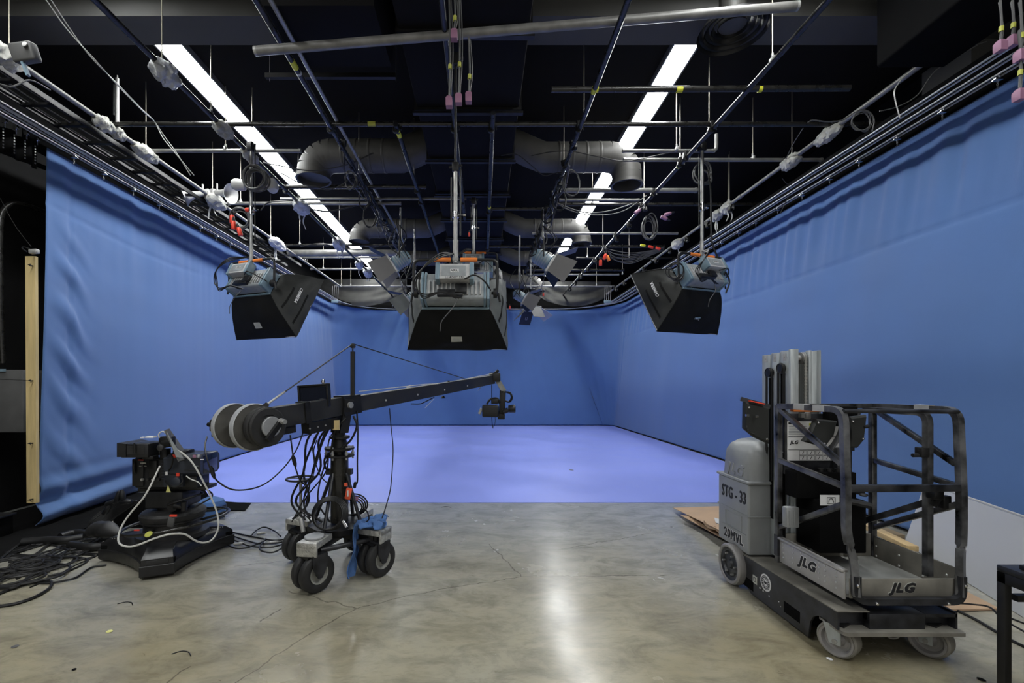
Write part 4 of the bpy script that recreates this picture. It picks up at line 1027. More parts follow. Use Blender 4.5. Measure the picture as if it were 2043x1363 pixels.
# small hanging controls at the back
for px, lab in ((668,'small blue tipped hanging hook set left of the left grey cloth swag'),(1212,'small blue tipped hanging hook set right of the right grey cloth swag')):
    q = P(px, 600, 14.0); t = thing('hanging_hooks', lab, 'hook', q)
    for k in range(4):
        b = MB(); b.cyl(q+V((.06*k-.09,0,0)), q+V((.06*k-.09+.02,0,.45)), .007, 6); b.build('hook_rod', M['steel'], t)
    b = MB(); b.box(q+V((0,0,-.03)), (.22,.05,.09), bev=.02); b.build('hook_tip', M['lampblue'], t)

# ------------------------------------------------------------------ left wall details
t = thing('wall_pipe_frame', 'rounded black pipe frame on the left wall beside the curtain edge', 'pipe frame', (-5.9,5.4,0))
fx = -5.75
def W(px, py): D = fx*F/(px-CX); return P(px, py, D)
b = MB(); b.tube(smooth_path([W(6,725),W(2,640),W(0,520),W(1,450),W(8,418),W(28,406),W(60,412),W(92,424)], 5), .028, 12); b.build('frame_pipe', M['blacksat'], t)
b = MB(); b.tube([W(0,300),W(90,335)], .03, 10); b.build('brace_pipe', M['black'], t)
t = thing('wall_box', 'dark grey electrical box on the left wall, cut by the picture edge', 'electrical box', (-5.9,5.2,1.2))
a = P(-60,863,5.3); c = P(46,738,5.3); b = MB(); b.bb((a.x-.2,5.3,a.z), (c.x,5.62,c.z), .01); b.build('box_body', M['boxgrey'], t)
q = P(6,739,5.295); b = MB(); b.bb((q.x-.06,5.28,q.z-.015), (q.x+.03,5.30,q.z+.015)); b.build('blue_label', M['lampblue'], t, label='small blue label')
# timber batten at the curtain edge
t = thing('timber_batten', 'pale pine batten standing at the left edge of the blue curtain', 'timber batten', P(65,1003,5.15))
a = P(66,1003,5.15); c = P(63,512,5.15)
b = MB(); b.beam(a, c, .112, .035, up=(0,1,0)); b.build('board', M['wood'], t)
for y in (530, 760, 885, 997):
    q = P(62,y,5.11); b = MB(); b.cyl(q+V((0,.02,0)), q+V((0,-.02,0)), .007, 8); b.tube([q+V((-.01,-.025,.0)),q+V((.02,-.03,.012)),q+V((.025,-.025,-.02))], .004, 5); b.build('hook', M['black'], t)
t = thing('spring_clamp', 'silver spring clamp gripping the top of the pine batten', 'clamp', P(66,503,5.1))
q = P(68,502,5.08); b = MB(); b.box(q, (.09,.05,.05), Matrix.Rotation(R(-30),3,'Y')@Matrix.Rotation(R(25),3,'Y'), .01); b.build('jaw', M['steel'], t)
b = MB(); b.tube(smooth_path([q,q+V((-.05,-.01,.03)),q+V((-.11,-.01,.05)),q+V((-.12,-.01,.03)),q+V((-.06,-.02,-.01))],4), .007, 6); b.build('handle', M['black'], t)
cable([(0,395,5.3),(30,450,5.2),(62,492,5.1)], 5.2, .003, 'thin black string from the wall down to the spring clamp', 'cable', name='string', cat='string')
cable([(0,757,5.2),(30,758,5.15),(60,760,5.1)], 5.2, .003, 'thin string tying the pine batten to the wall box', 'cable', name='string', cat='string')
# dark ledge & floor cloth at the lower left
t = thing('black_ledge', 'low black ledge running along the foot of the left wall', 'ledge', (-5.7,3,0))
b = MB(); b.bb((-6.18,2.4,0), (-5.15,5.0,.22), .01); b.build('ledge_box', M['flatblack'], t)
b = MB(); b.bb((-6.18,2.4,.22), (-5.13,5.02,.245), .004); b.build('ledge_lip', M['black'], t)
def fc(u, v):
    y = 3.9+u*3.0; xin = -4.52 if u < .45 else -4.52+.12*math.sin((u-.45)*5)
    x = -5.6+v*(xin+5.6); return V((x, y, .012+max(0,(.25-v))*.5+.02*abs(noise.noise(V((u*8,v*6,1))))))
b = MB(); b.grid(fc, 50, 24); tag(b.build('floor_cloth', M['flatblack']), 'black cloth lying on the floor along the bottom of the left curtain', 'cloth')
# ------------------------------------------------------------------ camera jib crane
PX, PY_, PZ = -1.25, 4.10, 1.47
jib = thing('camera_jib_crane', 'black camera crane on a four wheeled dolly with round grey counterweights and a long arm', 'camera crane', (-1.3,4.1,0))
def jb(b, name, m, parent=None, label=None, sharp=38): return b.build(name, M[m], parent or jib, label, sharp)
tip = P(984,757,6.45); piv = V((PX,PY_,PZ)); ad = (tip-piv); adl = ad.length; ad.normalize()
rear = piv-ad*.98; side_ = ad.cross(V((0,0,1))).normalized(); upv = side_.cross(ad)
# arm: front tapering box, rear thicker box
b = MB()
def sec(p, w, h): return [p+side_*sx*w/2+upv*sz*h/2 for sx, sz in ((-1,-1),(1,-1),(1,1),(-1,1))]
b.loft([sec(piv+ad*.15-upv*.012, .085, .142), sec(piv+ad*1.4-upv*.008, .085, .134), sec(tip-ad*.02, .08, .118)]); jb(b, 'front_arm', 'jibgrey')
b = MB(); b.loft([sec(piv+ad*.16+upv*.0605, .07, .004), sec(tip-ad*.04+upv*.0605, .066, .004)]); jb(b, 'arm_top_face', 'jibtop')  # paler grey strip along the top of the darker arm
b = MB(); b.loft([sec(rear-upv*.01, .10, .165), sec(piv-ad*.05-upv*.005, .10, .155)]); jb(b, 'rear_arm', 'jibgrey')
b = MB(); b.loft([sec(piv-ad*.45-upv*.008, .12, .178), sec(piv-ad*.40-upv*.008, .12, .178)]); jb(b, 'arm_sleeve', 'black')
b = MB(); b.loft([sec(piv-ad*.05-upv*.005, .13, .18), sec(piv+ad*.16-upv*.008, .12, .168)]); jb(b, 'arm_sleeve', 'black')
for k in range(4):
    b = MB(); q = piv+ad*(.5+k*.5); b.cyl(q+side_*.045-upv*.02, q+side_*.05-upv*.02, .010, 8); jb(b, 'arm_bolt', 'white')
# counterweights
ax = side_
wc = piv-ad*.89-upv*.045
b = MB(); b.cyl(wc-ax*.42, wc+ax*.18, .017, 14); jb(b, 'weight_bar', 'steel')
def plate(off, r, th, m, nm, ringm=None):
    o = wc+ax*off
    b = MB(); b.lathe([(.02,-th/2),(r*.90,-th/2),(r*.93,-th/2+.003),(r*.97,-th/2),(r,-th/2+.006),(r,th/2-.006),(r*.97,th/2),(r*.93,th/2-.004),(r*.90,th/2-.004),(.02,th/2-.004)], o, ax, 48)
    w_ = jb(b, nm, m)
    b = MB(); b.lathe([(r*.965,-th/2-.001),(r*1.006,-th/2+.004),(r*1.006,th/2-.004),(r*.965,th/2+.001)], o, ax, 48, cap=False); b.build('plate_rim', M['plategrey'], w_)
plate(-.20, .168, .042, 'plateface', 'counterweight_plate')
b = MB(); b.loft([[wc-ax*.17+(ad*math.cos(a)+upv*math.sin(a))*.05 for a in [i*math.pi/8 for i in range(16)]],[wc-ax*.02+(ad*math.cos(a)+upv*math.sin(a))*.12 for a in [i*math.pi/8 for i in range(16)]]]); jb(b, 'weight_hub', 'black')
plate(.04, .172, .045, 'plateface', 'counterweight_plate')
for off, r in ((.085,.140),(.12,.148),(.155,.143)):
    o = wc+ax*off+ad*.035; b = MB(); b.lathe([(.02,-.015),(r-.01,-.015),(r,-.007),(r,.007),(r-.01,.015),(r*.62,.015),(r*.60,.008),(.02,.008)], o, ax, 44); jb(b, 'small_weight', 'rubber')
o = wc+ax*.175+ad*.05; b = MB(); b.lathe([(.01,-.012),(.072,-.012),(.075,-.006),(.075,.006),(.07,.010),(.01,.010)], o, ax, 36); jb(b, 'outer_disc', 'plategrey')
o2 = o+ax*.03; b = MB(); b.beam(o2-upv*.085-ad*.06, o2+upv*.03+ad*.06, .035, .03, up=ax); jb(b, 'lock_bar', 'black')
q = o2+ad*.06+upv*.03; b = MB(); b.cyl(q-ax*.03, q+ax*.02, .016, 14); b.lathe([(.024,0),(.024,.014),(.012,.016),(.012,.040),(.016,.042),(.016,.05)], q, ax, 16); jb(b, 'lock_bolt', 'steel')
b = MB(); q = wc-ax*.40-ad*.03; b.box(q, (.05,.10,.09), None, .01); b.cyl(q, q-ax*.10-upv*.0, .018, 10); b.cyl(q-ax*.02-upv*.03, q-ax*.06-upv*.09, .011, 8); b.cyl(q+upv*.02,q+upv*.08,.012,8); jb(b, 'rear_bracket', 'black')
b = MB(); b.box(rear+ad*.1-upv*.11+side_*.0, (.20,.12,.10), Matrix.Rotation(math.atan2(ad.y, ad.x)-math.pi/2, 3, 'Z'), .01); b.beam(rear+ad*.05-upv*.12, rear+ad*.45-upv*.12, .06, .06); jb(b, 'underslung_controls', 'black')
b = MB(); q = piv-ad*.42-upv*.14; b.beam(q, q+ad*.3, .10, .09); jb(b, 'control_box', 'black')
b = MB(); q = piv-ad*.15-upv*.155; b.box(q+side_*.06, (.055,.02,.085)); jb(b, 'yellow_plate', 'wood', label='small yellowish plate')
for k in range(3):
    b = MB(); q = piv-ad*(.42-.08*k)-upv*.14+side_*.052; b.cyl(q, q+side_*.008, .007, 8); jb(b, 'control_switch', 'steel')
# monitor
q = P(628,790,3.95); mw = .30; mh = .20; rot = Matrix.Rotation(R(-14),3,'Z')@Matrix.Rotation(R(-4),3,'Y')
b = MB(); b.box(q, (mw,.035,mh), rot, .006); mon = jb(b, 'monitor', 'camblack')
b = MB(); b.box(q+rot@V((0,-.0185,-.0)), (mw-.045,.004,mh-.05), rot); b.build('monitor_screen', M['glass'], mon)
for sx in (-1,1):
    b = MB(); b.box(q+rot@V((sx*(mw/2-.01),-.02,0)), (.018,.02,mh), rot, .003); b.build('monitor_hood_edge', M['black'], mon)
b = MB(); b.box(q+rot@V((0,-.02,mh/2-.008)), (mw,.02,.014), rot, .003); b.build('monitor_hood_edge', M['black'], mon)
b = MB(); b.lathe([(.012,0),(.018,.015),(.012,.035),(.0,.038)], q+rot@V((.09,0,mh/2)), (0,0,1), 12); b.build('monitor_knob', M['chrome'], mon)
b = MB(); b.beam(q+V((.03,.02,-.1)), piv-ad*.25+upv*.06, .03, .03); b.build('monitor_arm', M['black'], mon)
# top mast and stay cables
mt = P(700.5,695,4.12); mb_ = V((mt.x+.015, mt.y, PZ+.08))
b = MB(); b.beam(mb_, V((mb_.x,mb_.y,mt.z-.03)), .034, .034); mast = jb(b, 'stay_mast', 'black')
b = MB(); b.cyl(V((mb_.x-.004,mb_.y-.019,mb_.z+.03)), V((mb_.x-.004,mb_.y-.019,mt.z-.06)), .004, 6); b.build('mast_slot', M['jibgrey'], mast)
b = MB(); b.lathe([(.006,-.03),(.006,-.02),(.021,-.018),(.021,.018),(.006,.02)], V((mb_.x,mb_.y,mt.z+.02)), (0,1,0), 18); b.cyl(V((mb_.x,mb_.y,mt.z-.05)), V((mb_.x,mb_.y,mt.z+.01)), .006, 8); b.build('mast_pulley', M['black'], mast)
mtop = V((mb_.x,mb_.y,mt.z+.04))
ra = P(534,806,3.35); fa = P(931,757,6.0)
b = MB(); b.tube([mtop, ra], .0055, 6); jb(b, 'stay_cable', 'cable')
b = MB(); b.cyl(ra, ra+(mtop-ra)*.17, .009, 8); jb(b, 'turnbuckle', 'steel')
b = MB(); b.tube([mtop, fa], .005, 6); jb(b, 'stay_cable', 'cable')
b = MB(); b.beam(ra-V((0,0,.0)), wc+upv*.06, .02, .03); jb(b, 'stay_lug', 'jibgrey')
# things along the arm
b = MB(); b.tube([piv+ad*.2+upv*.10, piv+ad*1.2+upv*.075, P(885,770,5.4)+V((0,0,.03)), P(985,745,6.4)], .004, 5); jb(b, 'arm_cord', 'whitecable')
b = MB(); q = P(815,771,4.95); b.box(q, (.05,.02,.012), Matrix.Rotation(R(-30),3,'Y')); b.box(q+V((.015,0,-.012)), (.035,.02,.010), Matrix.Rotation(R(25),3,'Y')); jb(b, 'cable_tie', 'white')
b = MB(); q = P(895,767,5.5); b.cyl(q+V((0,0,-.03)), q+V((0,0,.045)), .014, 8); jb(b, 'arm_stud', 'black')
for px in (884,):
    b = MB(); q = P(px,795,5.45); b.lathe([(.028,0),(.02,.02),(.008,.03)], q, (0,0,1), 12); jb(b, 'arm_foot', 'black')
b = MB(); b.tube(smooth_path([P(820,806,5.0),P(838,806,5.1),P(852,800,5.2),P(866,793,5.3)], 5), .006, 6); jb(b, 'arm_cable', 'cable')
b = MB(); b.tube([P(866,796,5.3), P(848,814,5.25)], .003, 5); jb(b, 'tie_end', 'white')
b = MB(); b.tube(smooth_path([P(958,762,6.2), P(962,768,6.2), P(954,779,6.15)], 4), .010, 6, flat=.4); jb(b, 'tape_tail', 'whitecable')
# head
b = MB(); b.box(tip+V((.02,0,.03)), (.16,.16,.13), None, .02); b.cyl(tip+V((0,-.05,.06)), tip+V((.07,-.05,.13)), .02, 8); head = jb(b, 'tip_joint', 'black')
h1 = P(993,760,6.45); h2 = P(1006,781,6.45)
b = MB(); b.beam(h1, h2, .07, .07); b.build('drop_arm', M['jibtop'], head)
b = MB(); b.beam(P(1003,779,6.45), P(1001,835,6.45), .085, .07, bev=.01); b.box(P(1000,831,6.45), (.10,.10,.08), None, .01); b.build('roll_bracket', M['black'], head)
b = MB()
for k in range(3): b.tube(smooth_path([P(1008,782,6.4),P(1018,784+k,6.38),P(1022-k,794,6.38),P(1017-k,802,6.4),P(1008,800,6.42)], 5), .011, 6)
b.build('head_cable', M['cable'], head)
b = MB(); a = P(962,832,6.40); c = P(995,808,6.40); b.bb((a.x,6.32,a.z), (c.x,6.50,c.z), .02, 3); cb = jb(b, 'remote_camera', 'camblack')
b = MB(); a = P(967,808,6.4); b.tube(smooth_path([P(971,807,6.38),P(977,798,6.38),P(986,795,6.38),P(993,796,6.38),P(997,806,6.38)],4), .014, 8); b.box(P(987,801,6.4), (.10,.08,.07), None, .01); b.build('camera_top', M['camblack'], cb)
b = MB(); b.cyl(P(1004,822,6.38), P(1014,818,6.38), .036, 16); b.lathe([(.045,0),(.055,.02),(.058,.09),(.052,.10),(.04,.06)], P(1014,816,6.38), (1,0,.02), 20); b.build('camera_lens', M['camblack'], cb)
b = MB(); b.cyl(P(961,815,6.36), P(956,826,6.36), .022, 10); b.build('camera_connector', M['steel'], cb)
b = MB(); b.cyl(P(981,768,6.4), P(981,795,6.4), .006, 6); b.build('wire', M['cable'], cb)
b = MB(); b.tube(smooth_path([P(981,832,6.4),P(982,846,6.4),P(984,855,6.4)],3), .006, 6); b.tube(smooth_path([P(988,832,6.4),P(988,843,6.4),P(985,852,6.4)],3), .004, 6); b.build('dangling_wire', M['cable'], cb)
# column
cx, cy = -1.285, 4.10
b = MB(); b.lathe([(.078,.42),(.078,1.02)], (cx,cy,0), n=28); jb(b, 'column', 'blacksat')
b = MB(); b.lathe([(.10,1.0),(.10,1.012),(.05,1.02),(.05,1.05),(.10,1.06),(.105,1.085),(.07,1.09),(.06,1.16),(.09,1.17),(.09,1.19),(.05,1.2),(.05,1.26)], (cx,cy,0), n=28); jb(b, 'pan_head', 'black')
for k in range(6):
    a_ = k*math.pi/3+.3; b = MB(); q = V((cx+.115*math.cos(a_), cy+.115*math.sin(a_), 0)); b.cyl(q+V((0,0,.985)), q+V((0,0,1.10)), .009, 8); b.cyl(q+V((0,0,1.03)), q+V((0,0,1.045)), .015, 6); jb(b, 'levelling_bolt', 'steel')
b = MB(); b.lathe([(.125,1.005),(.13,1.01),(.13,1.02),(.125,1.025)], (cx,cy,0), n=28); b.lathe([(.125,1.07),(.13,1.075),(.13,1.085),(.125,1.09)], (cx,cy,0), n=28); jb(b, 'head_flange', 'black')
for s in (-1,1):
    b = MB(); b.beam(V((cx,cy,1.22))+side_*s*.05, piv+side_*s*.075+V((0,0,.05)), .02, .10, up=ad); jb(b, 'arm_fork', 'black')
b = MB(); b.cyl(piv-side_*.10, piv+side_*.10, .028, 14); jb(b, 'pivot_axle', 'steel')
# platform
pads = {'FL': V((-1.36,3.66,0)), 'FR': V((-.92,3.96,0)), 'RR': V((-1.20,4.50,0)), 'RL': V((-1.70,4.26,0))}
ctr = V((-1.29,4.10,0))
b = MB(); ring = [ctr+V((math.cos(a)*.27, math.sin(a)*.25, .36)) for a in [i*math.pi/4+.35 for i in range(8)]]; b.prism(ring, (0,0,.045)); jb(b, 'dolly_deck', 'black')
for a_, c_ in (('FL','RR'),('FR','RL')):
    b = MB(); b.beam(pads[a_]+V((0,0,.33)), pads[c_]+V((0,0,.33)), .10, .08, bev=.008); jb(b, 'dolly_beam', 'black')
b = MB(); b.tube([pads['FL']+V((.05,.02,.31)), pads['FR']+V((-.05,-.02,.31))], .022, 10); jb(b, 'tie_bar', 'liftblack')
wax = V((.80,-.60,0)).normalized(); wfw = V((.6,.8,0))
def wheelset(key, tw, s=1.0):
    c = pads[key]; d = (ctr-c).normalized(); pr = V((-d.y, d.x, 0))
    b = MB(); rot = Matrix((pr, d, V((0,0,1)))).transposed()
    b.box(c+V((0,0,.385))+d*.03, (.17,.26,.05), rot, .006); b.box(c+V((0,0,.35))-d*.09, (.17,.02,.10), rot, .004); jb(b, 'corner_pad', 'diamond')
    b = MB(); b.cyl(c+V((0,0,.28)), c+V((0,0,.36)), .04, 14); b.box(c+V((0,0,.285)), (.13,.17,.02), Matrix((wax, wfw, V((0,0,1)))).transposed()); jb(b, 'caster_mount', 'black')
    R3 = Matrix((wax, wfw, V((0,0,1)))).transposed()
    for s_ in (-1,1):
        b = MB(); o = c+V((0,0,.15))+wax*s_*.052
        b.lathe([(.078,.0),(.078,-.030),(.085,-.036),(.12,-.040),(.143,-.030),(.15,-.012),(.15,.012),(.143,.030),(.12,.040),(.085,.036),(.078,.030),(.078,0)], o, wax, 36, cap=False); t_ = jb(b, 'tyre', 'rubber')
        b = MB(); b.lathe([(.02,-.022),(.060,-.018),(.070,-.036),(.080,-.038),(.080,.038),(.070,.036),(.060,.018),(.02,.022)], o, wax, 28); b.build('rim', M['jibtop'], t_)
        b = MB(); b.lathe([(.0,-.045),(.022,-.04),(.026,-.03),(.026,.03),(.022,.045),(0,.048)], o, wax, 14); b.build('hub', M['black'], t_)
    o = c+V((0,0,.15))
    for s_ in (-1,1):
        b = MB(); q = o+wax*s_*.098; b.prism([q-wfw*.065+V((0,0,.155)), q+wfw*.065+V((0,0,.155)), q+wfw*.065+V((0,0,.06)), q+wfw*.02+V((0,0,-.03)), q-wfw*.02+V((0,0,-.03)), q-wfw*.065+V((0,0,.06))], wax*s_*.006); jb(b, 'fork_plate', 'liftblack')
    b = MB(); b.box(o+V((0,0,.15)), (.21,.13,.014), R3); jb(b, 'fork_bridge', 'liftblack')
for k_ in pads: wheelset(k_, 1)
b = MB(); q = pads['FL']+V((.0,.03,.412)); b.lathe([(.0,0),(.012,0),(.012,.0),(.075,0),(.078,.006),(.078,.014),(.074,.018),(.012,.018),(.0,.018)], q, n=30); jb(b, 'loose_weight_disc', 'plategrey')
# braces
for k_, top_off in (('FL',(-.04,-.06)),('FR',(.07,-.03)),('RR',(.06,.06)),('RL',(-.07,.03))):
    c = pads[k_]; e = ctr.lerp(c, .62); b = MB(); b.tube([V((cx+top_off[0],cy+top_off[1],.86)), V((e.x,e.y,.40))], .016, 8); jb(b, 'brace', 'liftblack')
for s in (-.09,.09):
    b = MB(); b.box((cx+s,cy,.87), (.05,.06,.05)); jb(b, 'brace_lug', 'black')
# steering wheel
q = pads['RL']+V((.0,0,0)); sw = P(600,955,4.22); b = MB(); b.cyl((sw.x,sw.y,.40), (sw.x,sw.y,sw.z), .014, 12); b.cyl((sw.x,sw.y,sw.z-.05), (sw.x,sw.y,sw.z-.01), .028, 14); b.lathe([(.04,.39),(.045,.40),(.045,.42),(.02,.44)], (sw.x,sw.y,0), n=14); jb(b, 'steering_post', 'steel')
b = MB(); b.tube([V((sw.x+math.cos(a)*.125, sw.y+math.sin(a)*.125, sw.z)) for a in [i*math.pi/16 for i in range(32)]], .010, 8, True); b.beam((sw.x-.12,sw.y,sw.z), (sw.x+.12,sw.y,sw.z), .03, .006); jb(b, 'steering_wheel', 'black')
b = MB(); b.tube([P(600,1035,4.1), P(606,1062,4.05)], .022, 10); jb(b, 'steering_link', 'steel')
# red pouch on the column
b = MB(); b.box(P(695,985,4.0), (.05,.02,.10), Matrix.Rotation(R(12),3,'Y'), .006); b.box(P(690,967,4.0), (.025,.015,.03)); jb(b, 'red_pouch', 'orangered', label='orange red pouch tied to the column')
b = MB(); b.box(P(694,985,3.985), (.012,.008,.05)); jb(b, 'pouch_stripe', 'labelwhite')
b = MB(); b.box(P(712,995,4.0), (.022,.012,.03)); jb(b, 'pink_tag', 'pink')
# cables of the crane (parts)
def jc(pts, D, r=.008, m='cable', nm='crane_cable'):
    b = MB(); b.tube(smooth_path([P(p[0], p[1], p[2] if len(p) > 2 else D) for p in pts], 6), r, 6); jb(b, nm, m)
jc([(777,815,4.9),(780,850,4.8),(784,890,4.6),(783,930,4.4),(779,975,4.2),(770,1010,4.0),(762,1035,3.95)], 4.5, .005)
jc([(712,820),(714,860),(713,920),(713,960),(709,968)], 4.15, .007)
b = MB(); b.lathe([(.006,-.03),(.014,-.025),(.014,.02),(.007,.03)], P(708,968,4.15), (.15,0,1), 10); jb(b, 'cable_end', 'black')
for k in range(9):
    rs = random.Random(60+k); x0 = 640+rs.uniform(-20,30); jc([(x0+20,830+rs.uniform(0,20)),(x0-4+rs.uniform(-12,8),880),(x0-14+rs.uniform(-14,10),940),(x0-30+rs.uniform(-25,25),1000),(x0-50+rs.uniform(-30,50),1042)], 4.0+.03*k, rs.choice((.005,.007,.010)))
jc([(690,835,4.0),(668,860,3.98),(660,900,3.98),(648,915,4),(650,935,4.05),(664,938,4.1)], 4.0, .009)
jc([(632,878),(626,905),(640,950),(668,975),(690,990)], 4.05, .005)
jc([(705,830),(712,850),(700,878),(680,895)], 3.98, .010)
jc([(722,1010,3.9),(732,1020,3.9),(736,1036,3.9),(725,1045,3.9)], 3.9, .006)
for k in range(5):
    c = P(653,1029,3.80); b = MB(); rs = random.Random(k+5); b.tube([c+V((math.cos(a)*(.118+.008*k), .02+k*.012+.05*math.sin(a), math.sin(a)*(.108+.005*k))) for a in [i*math.pi/18 for i in range(36)]], .008, 6, True); jb(b, 'cable_coil_turn', 'cable')
b = MB(); b.cyl(P(684,1040,3.78), P(692,1052,3.76), .014, 10); jb(b, 'coil_connector', 'chrome')
for k in range(4):
    b = MB(); c = P(700,1012,4.15); b.tube([c+V((math.cos(a)*(.10+.01*k), .03*k, math.sin(a)*(.07+.01*k))) for a in [i*math.pi/12 for i in range(24)]], .007, 6, True); jb(b, 'cable_coil_turn', 'cable')
# loose cable joining the weights and the arm
cable([(413,872,3.5),(409,890,3.4),(413,915,3.3),(422,940,3.3),(436,962,3.35),(470,978,3.4),(520,970,3.6),(560,940,3.7),(590,900,3.75),(605,862,3.8)], 3.4, .006, 'thin black cable drooping from the counterweights to under the crane arm')
t = thing('cable_splice', 'black inline connector on the cable drooping below the counterweights', 'connector', P(424,942,3.3))
b = MB(); a_ = P(420,930,3.31); c_ = P(428,955,3.31); b.tube([a_, a_.lerp(c_,.25), a_.lerp(c_,.75), c_], [.008,.016,.014,.007], 10); b.build('connector_body', M['black'], t)
cable([(579,868,3.7),(582,890,3.7),(585,912,3.7),(590,935,3.75),(600,960,3.85),(612,968,3.9),(622,960,3.9)], 3.7, .006, 'black cable dropping from the rear arm past the steering wheel')
t = thing('cable_splice', 'black inline connector on the cable hanging beside the crane steering wheel', 'connector', P(587,920,3.7))
b = MB(); a_ = P(584,908,3.7); c_ = P(590,932,3.72); b.tube([a_, a_.lerp(c_,.25), a_.lerp(c_,.75), c_], [.008,.017,.015,.007], 10); b.build('connector_body', M['black'], t)
# blue rag draped on the right pad
t_pts = None
def rag(u, v):
    # drapes over the pad and hangs down its near left side
    x = .12-u*.34; s_ = .22-v*.22
    base = pads['FR']+V((-.02,-.02,0))
    if u < .55: z = .46+.03*noise.noise(V((u*9,v*7,1)))+.02*math.sin(v*9); xx = .10-u*.40
    else: z = .46-(u-.55)*.95; xx = .10-.55*.40-(u-.55)*.10
    yy = -.14+v*.26*(1 if u < .55 else .75)
    return base+V((xx+.045*noise.noise(V((u*6,v*6,4))), yy+.05*noise.noise(V((u*6,v*5,9))), z+.035*noise.noise(V((u*7,v*7,15)))))
b = MB(); b.grid(rag, 30, 16, .008); tag(b.build('blue_rag', M['bluecloth'], sharp=80), 'crumpled blue cloth draped over a corner of the crane dolly', 'cloth')

# ------------------------------------------------------------------ studio camera on a pedestal
ped = thing('studio_camera_pedestal', 'black three lobed rolling camera pedestal at the lower left', 'camera pedestal', (-2.95,4.32,0))
C0 = V((-2.97,4.33,0)); legs = [V((.21,-.47,0)), V((-.60,.03,0)), V((.33,.42,0))]
def pedring(sc, cut, z, insc=1.0):
    pts = []
    for i, l in enumerate(legs):
        d = l.normalized(); L_ = l.length*sc; pr = V((-d.y, d.x, 0)); wv = .125*cut
        n = legs[(i-1) % 3] if False else None
        e = C0+d*L_
        seq = [e+pr*wv*1.02-d*.06, e+pr*wv, e-pr*wv, e-pr*wv*1.02-d*.06]
        seq = [p+V((0,0,z)) for p in seq]
        # inner concave point between this leg and the next one (clockwise order)
        nl = legs[(i+1) % 3] if pr.dot(legs[(i+1) % 3]) < 0 else legs[(i-1) % 3]
        bis = (d+nl.normalized()).normalized(); inner = C0+bis*.27*insc+V((0,0,z))
        nd = nl.normalized(); npr = V((-nd.y, nd.x, 0)); ne = C0+nd*nl.length*sc+npr*wv*1.02-nd*.06+V((0,0,z))
        s0 = seq[-1]; pts += seq
        for k in range(1, 8):
            t = k/8; pts.append(s0*(1-t)**2+inner*2*t*(1-t)+ne*t*t)
        legs_next = nl
    return pts
# order legs so that consecutive entries follow -pr (clockwise)
legs = sorted(legs, key=lambda l: -math.atan2(l.y, l.x))
b = MB(); b.loft([pedring(.97,.95,.02,.97), pedring(1,1,.035), pedring(1,1,.115), pedring(.985,.97,.12,.98)]); pb_ = b.build('base_skirt', M['pedblack'], ped)
b = MB(); b.loft([pedring(.975,.94,.12,.97), pedring(.97,.92,.17,.97), pedring(.86,.80,.215,.92), pedring(.60,.85,.245,.8)]); b.build('base_cover', M['pedblack'], ped)
for l in legs:
    d = l.normalized(); pr = V((-d.y, d.x, 0))
    b = MB(); e = C0+d*(l.length*.965); b.box(e+V((0,0,.135)), (.02,.16,.05), Matrix((d, pr, V((0,0,1)))).transposed(), .005); b.build('end_bumper', M['rubber'], ped)
    for s_ in (-1,1):
        b = MB(); q = C0+d*(l.length*.90)+pr*s_*.117+V((0,0,.13)); b.box(q, (.07,.012,.05), Matrix((d, pr, V((0,0,1)))).transposed(), .004); b.build('wheel_window', M['flatblack'], ped)
        b = MB()
        for k in range(5): b.box(C0+d*(l.length*(.80-.04*k))+pr*s_*.095+V((0,0,.212+.003*k)), (.010,.02,.010), Matrix((d, pr, V((0,0,1)))).transposed(), .003)
        b.build('grip_rib', M['steel'], ped)
cx2, cy2 = -2.955, 4.36
b = MB(); b.lathe([(.30,.22),(.30,.26),(.24,.27),(.235,.36),(.26,.37),(.26,.385),(.20,.39)], (cx2,cy2,0), n=40); b.build('column_drum', M['pedblack'], ped)
b = MB(); b.lathe([(.20,.375),(.255,.385),(.27,.41),(.27,.44),(.25,.462),(.20,.47),(.12,.475),(.12,.50)], (cx2,cy2,0), n=40); b.build('balance_ring', M['rubber'], ped)
b = MB(); b.tube([V((cx2+.02+math.cos(a)*.44, cy2+.02+math.sin(a)*.42, .345+.05*math.cos(a))) for a in [i*math.pi/24 for i in range(48)]], .014, 10, True); b.build('steering_ring', M['blacksat'], ped)
for a_ in (.4, 2.5, 4.6):
    b = MB(); b.tube([V((cx2+math.cos(a_)*.22, cy2+math.sin(a_)*.22, .33)), V((cx2+.02+math.cos(a_)*.44, cy2+.02+math.sin(a_)*.42, .345+.05*math.cos(a_)))], .012, 8); b.build('ring_spoke', M['black'], ped)
b = MB(); b.lathe([(.018,0),(.03,.004),(.03,.008)], P(297,1067,3.93), (.0,-.6,.8), 20); b.build('round_badge', M['lime'], ped)
b = MB(); b.box(P(273,1058,4.02), (.045,.012,.010)); b.box(P(346,1029,4.05), (.06,.012,.018)); b.build('red_mark', M['red'], ped, label='small red mark')
b = MB(); b.box(P(341,1042,4.05), (.06,.02,.09), Matrix.Rotation(R(10),3,'Y'), .01); b.build('lever', M['boxgrey'], ped)
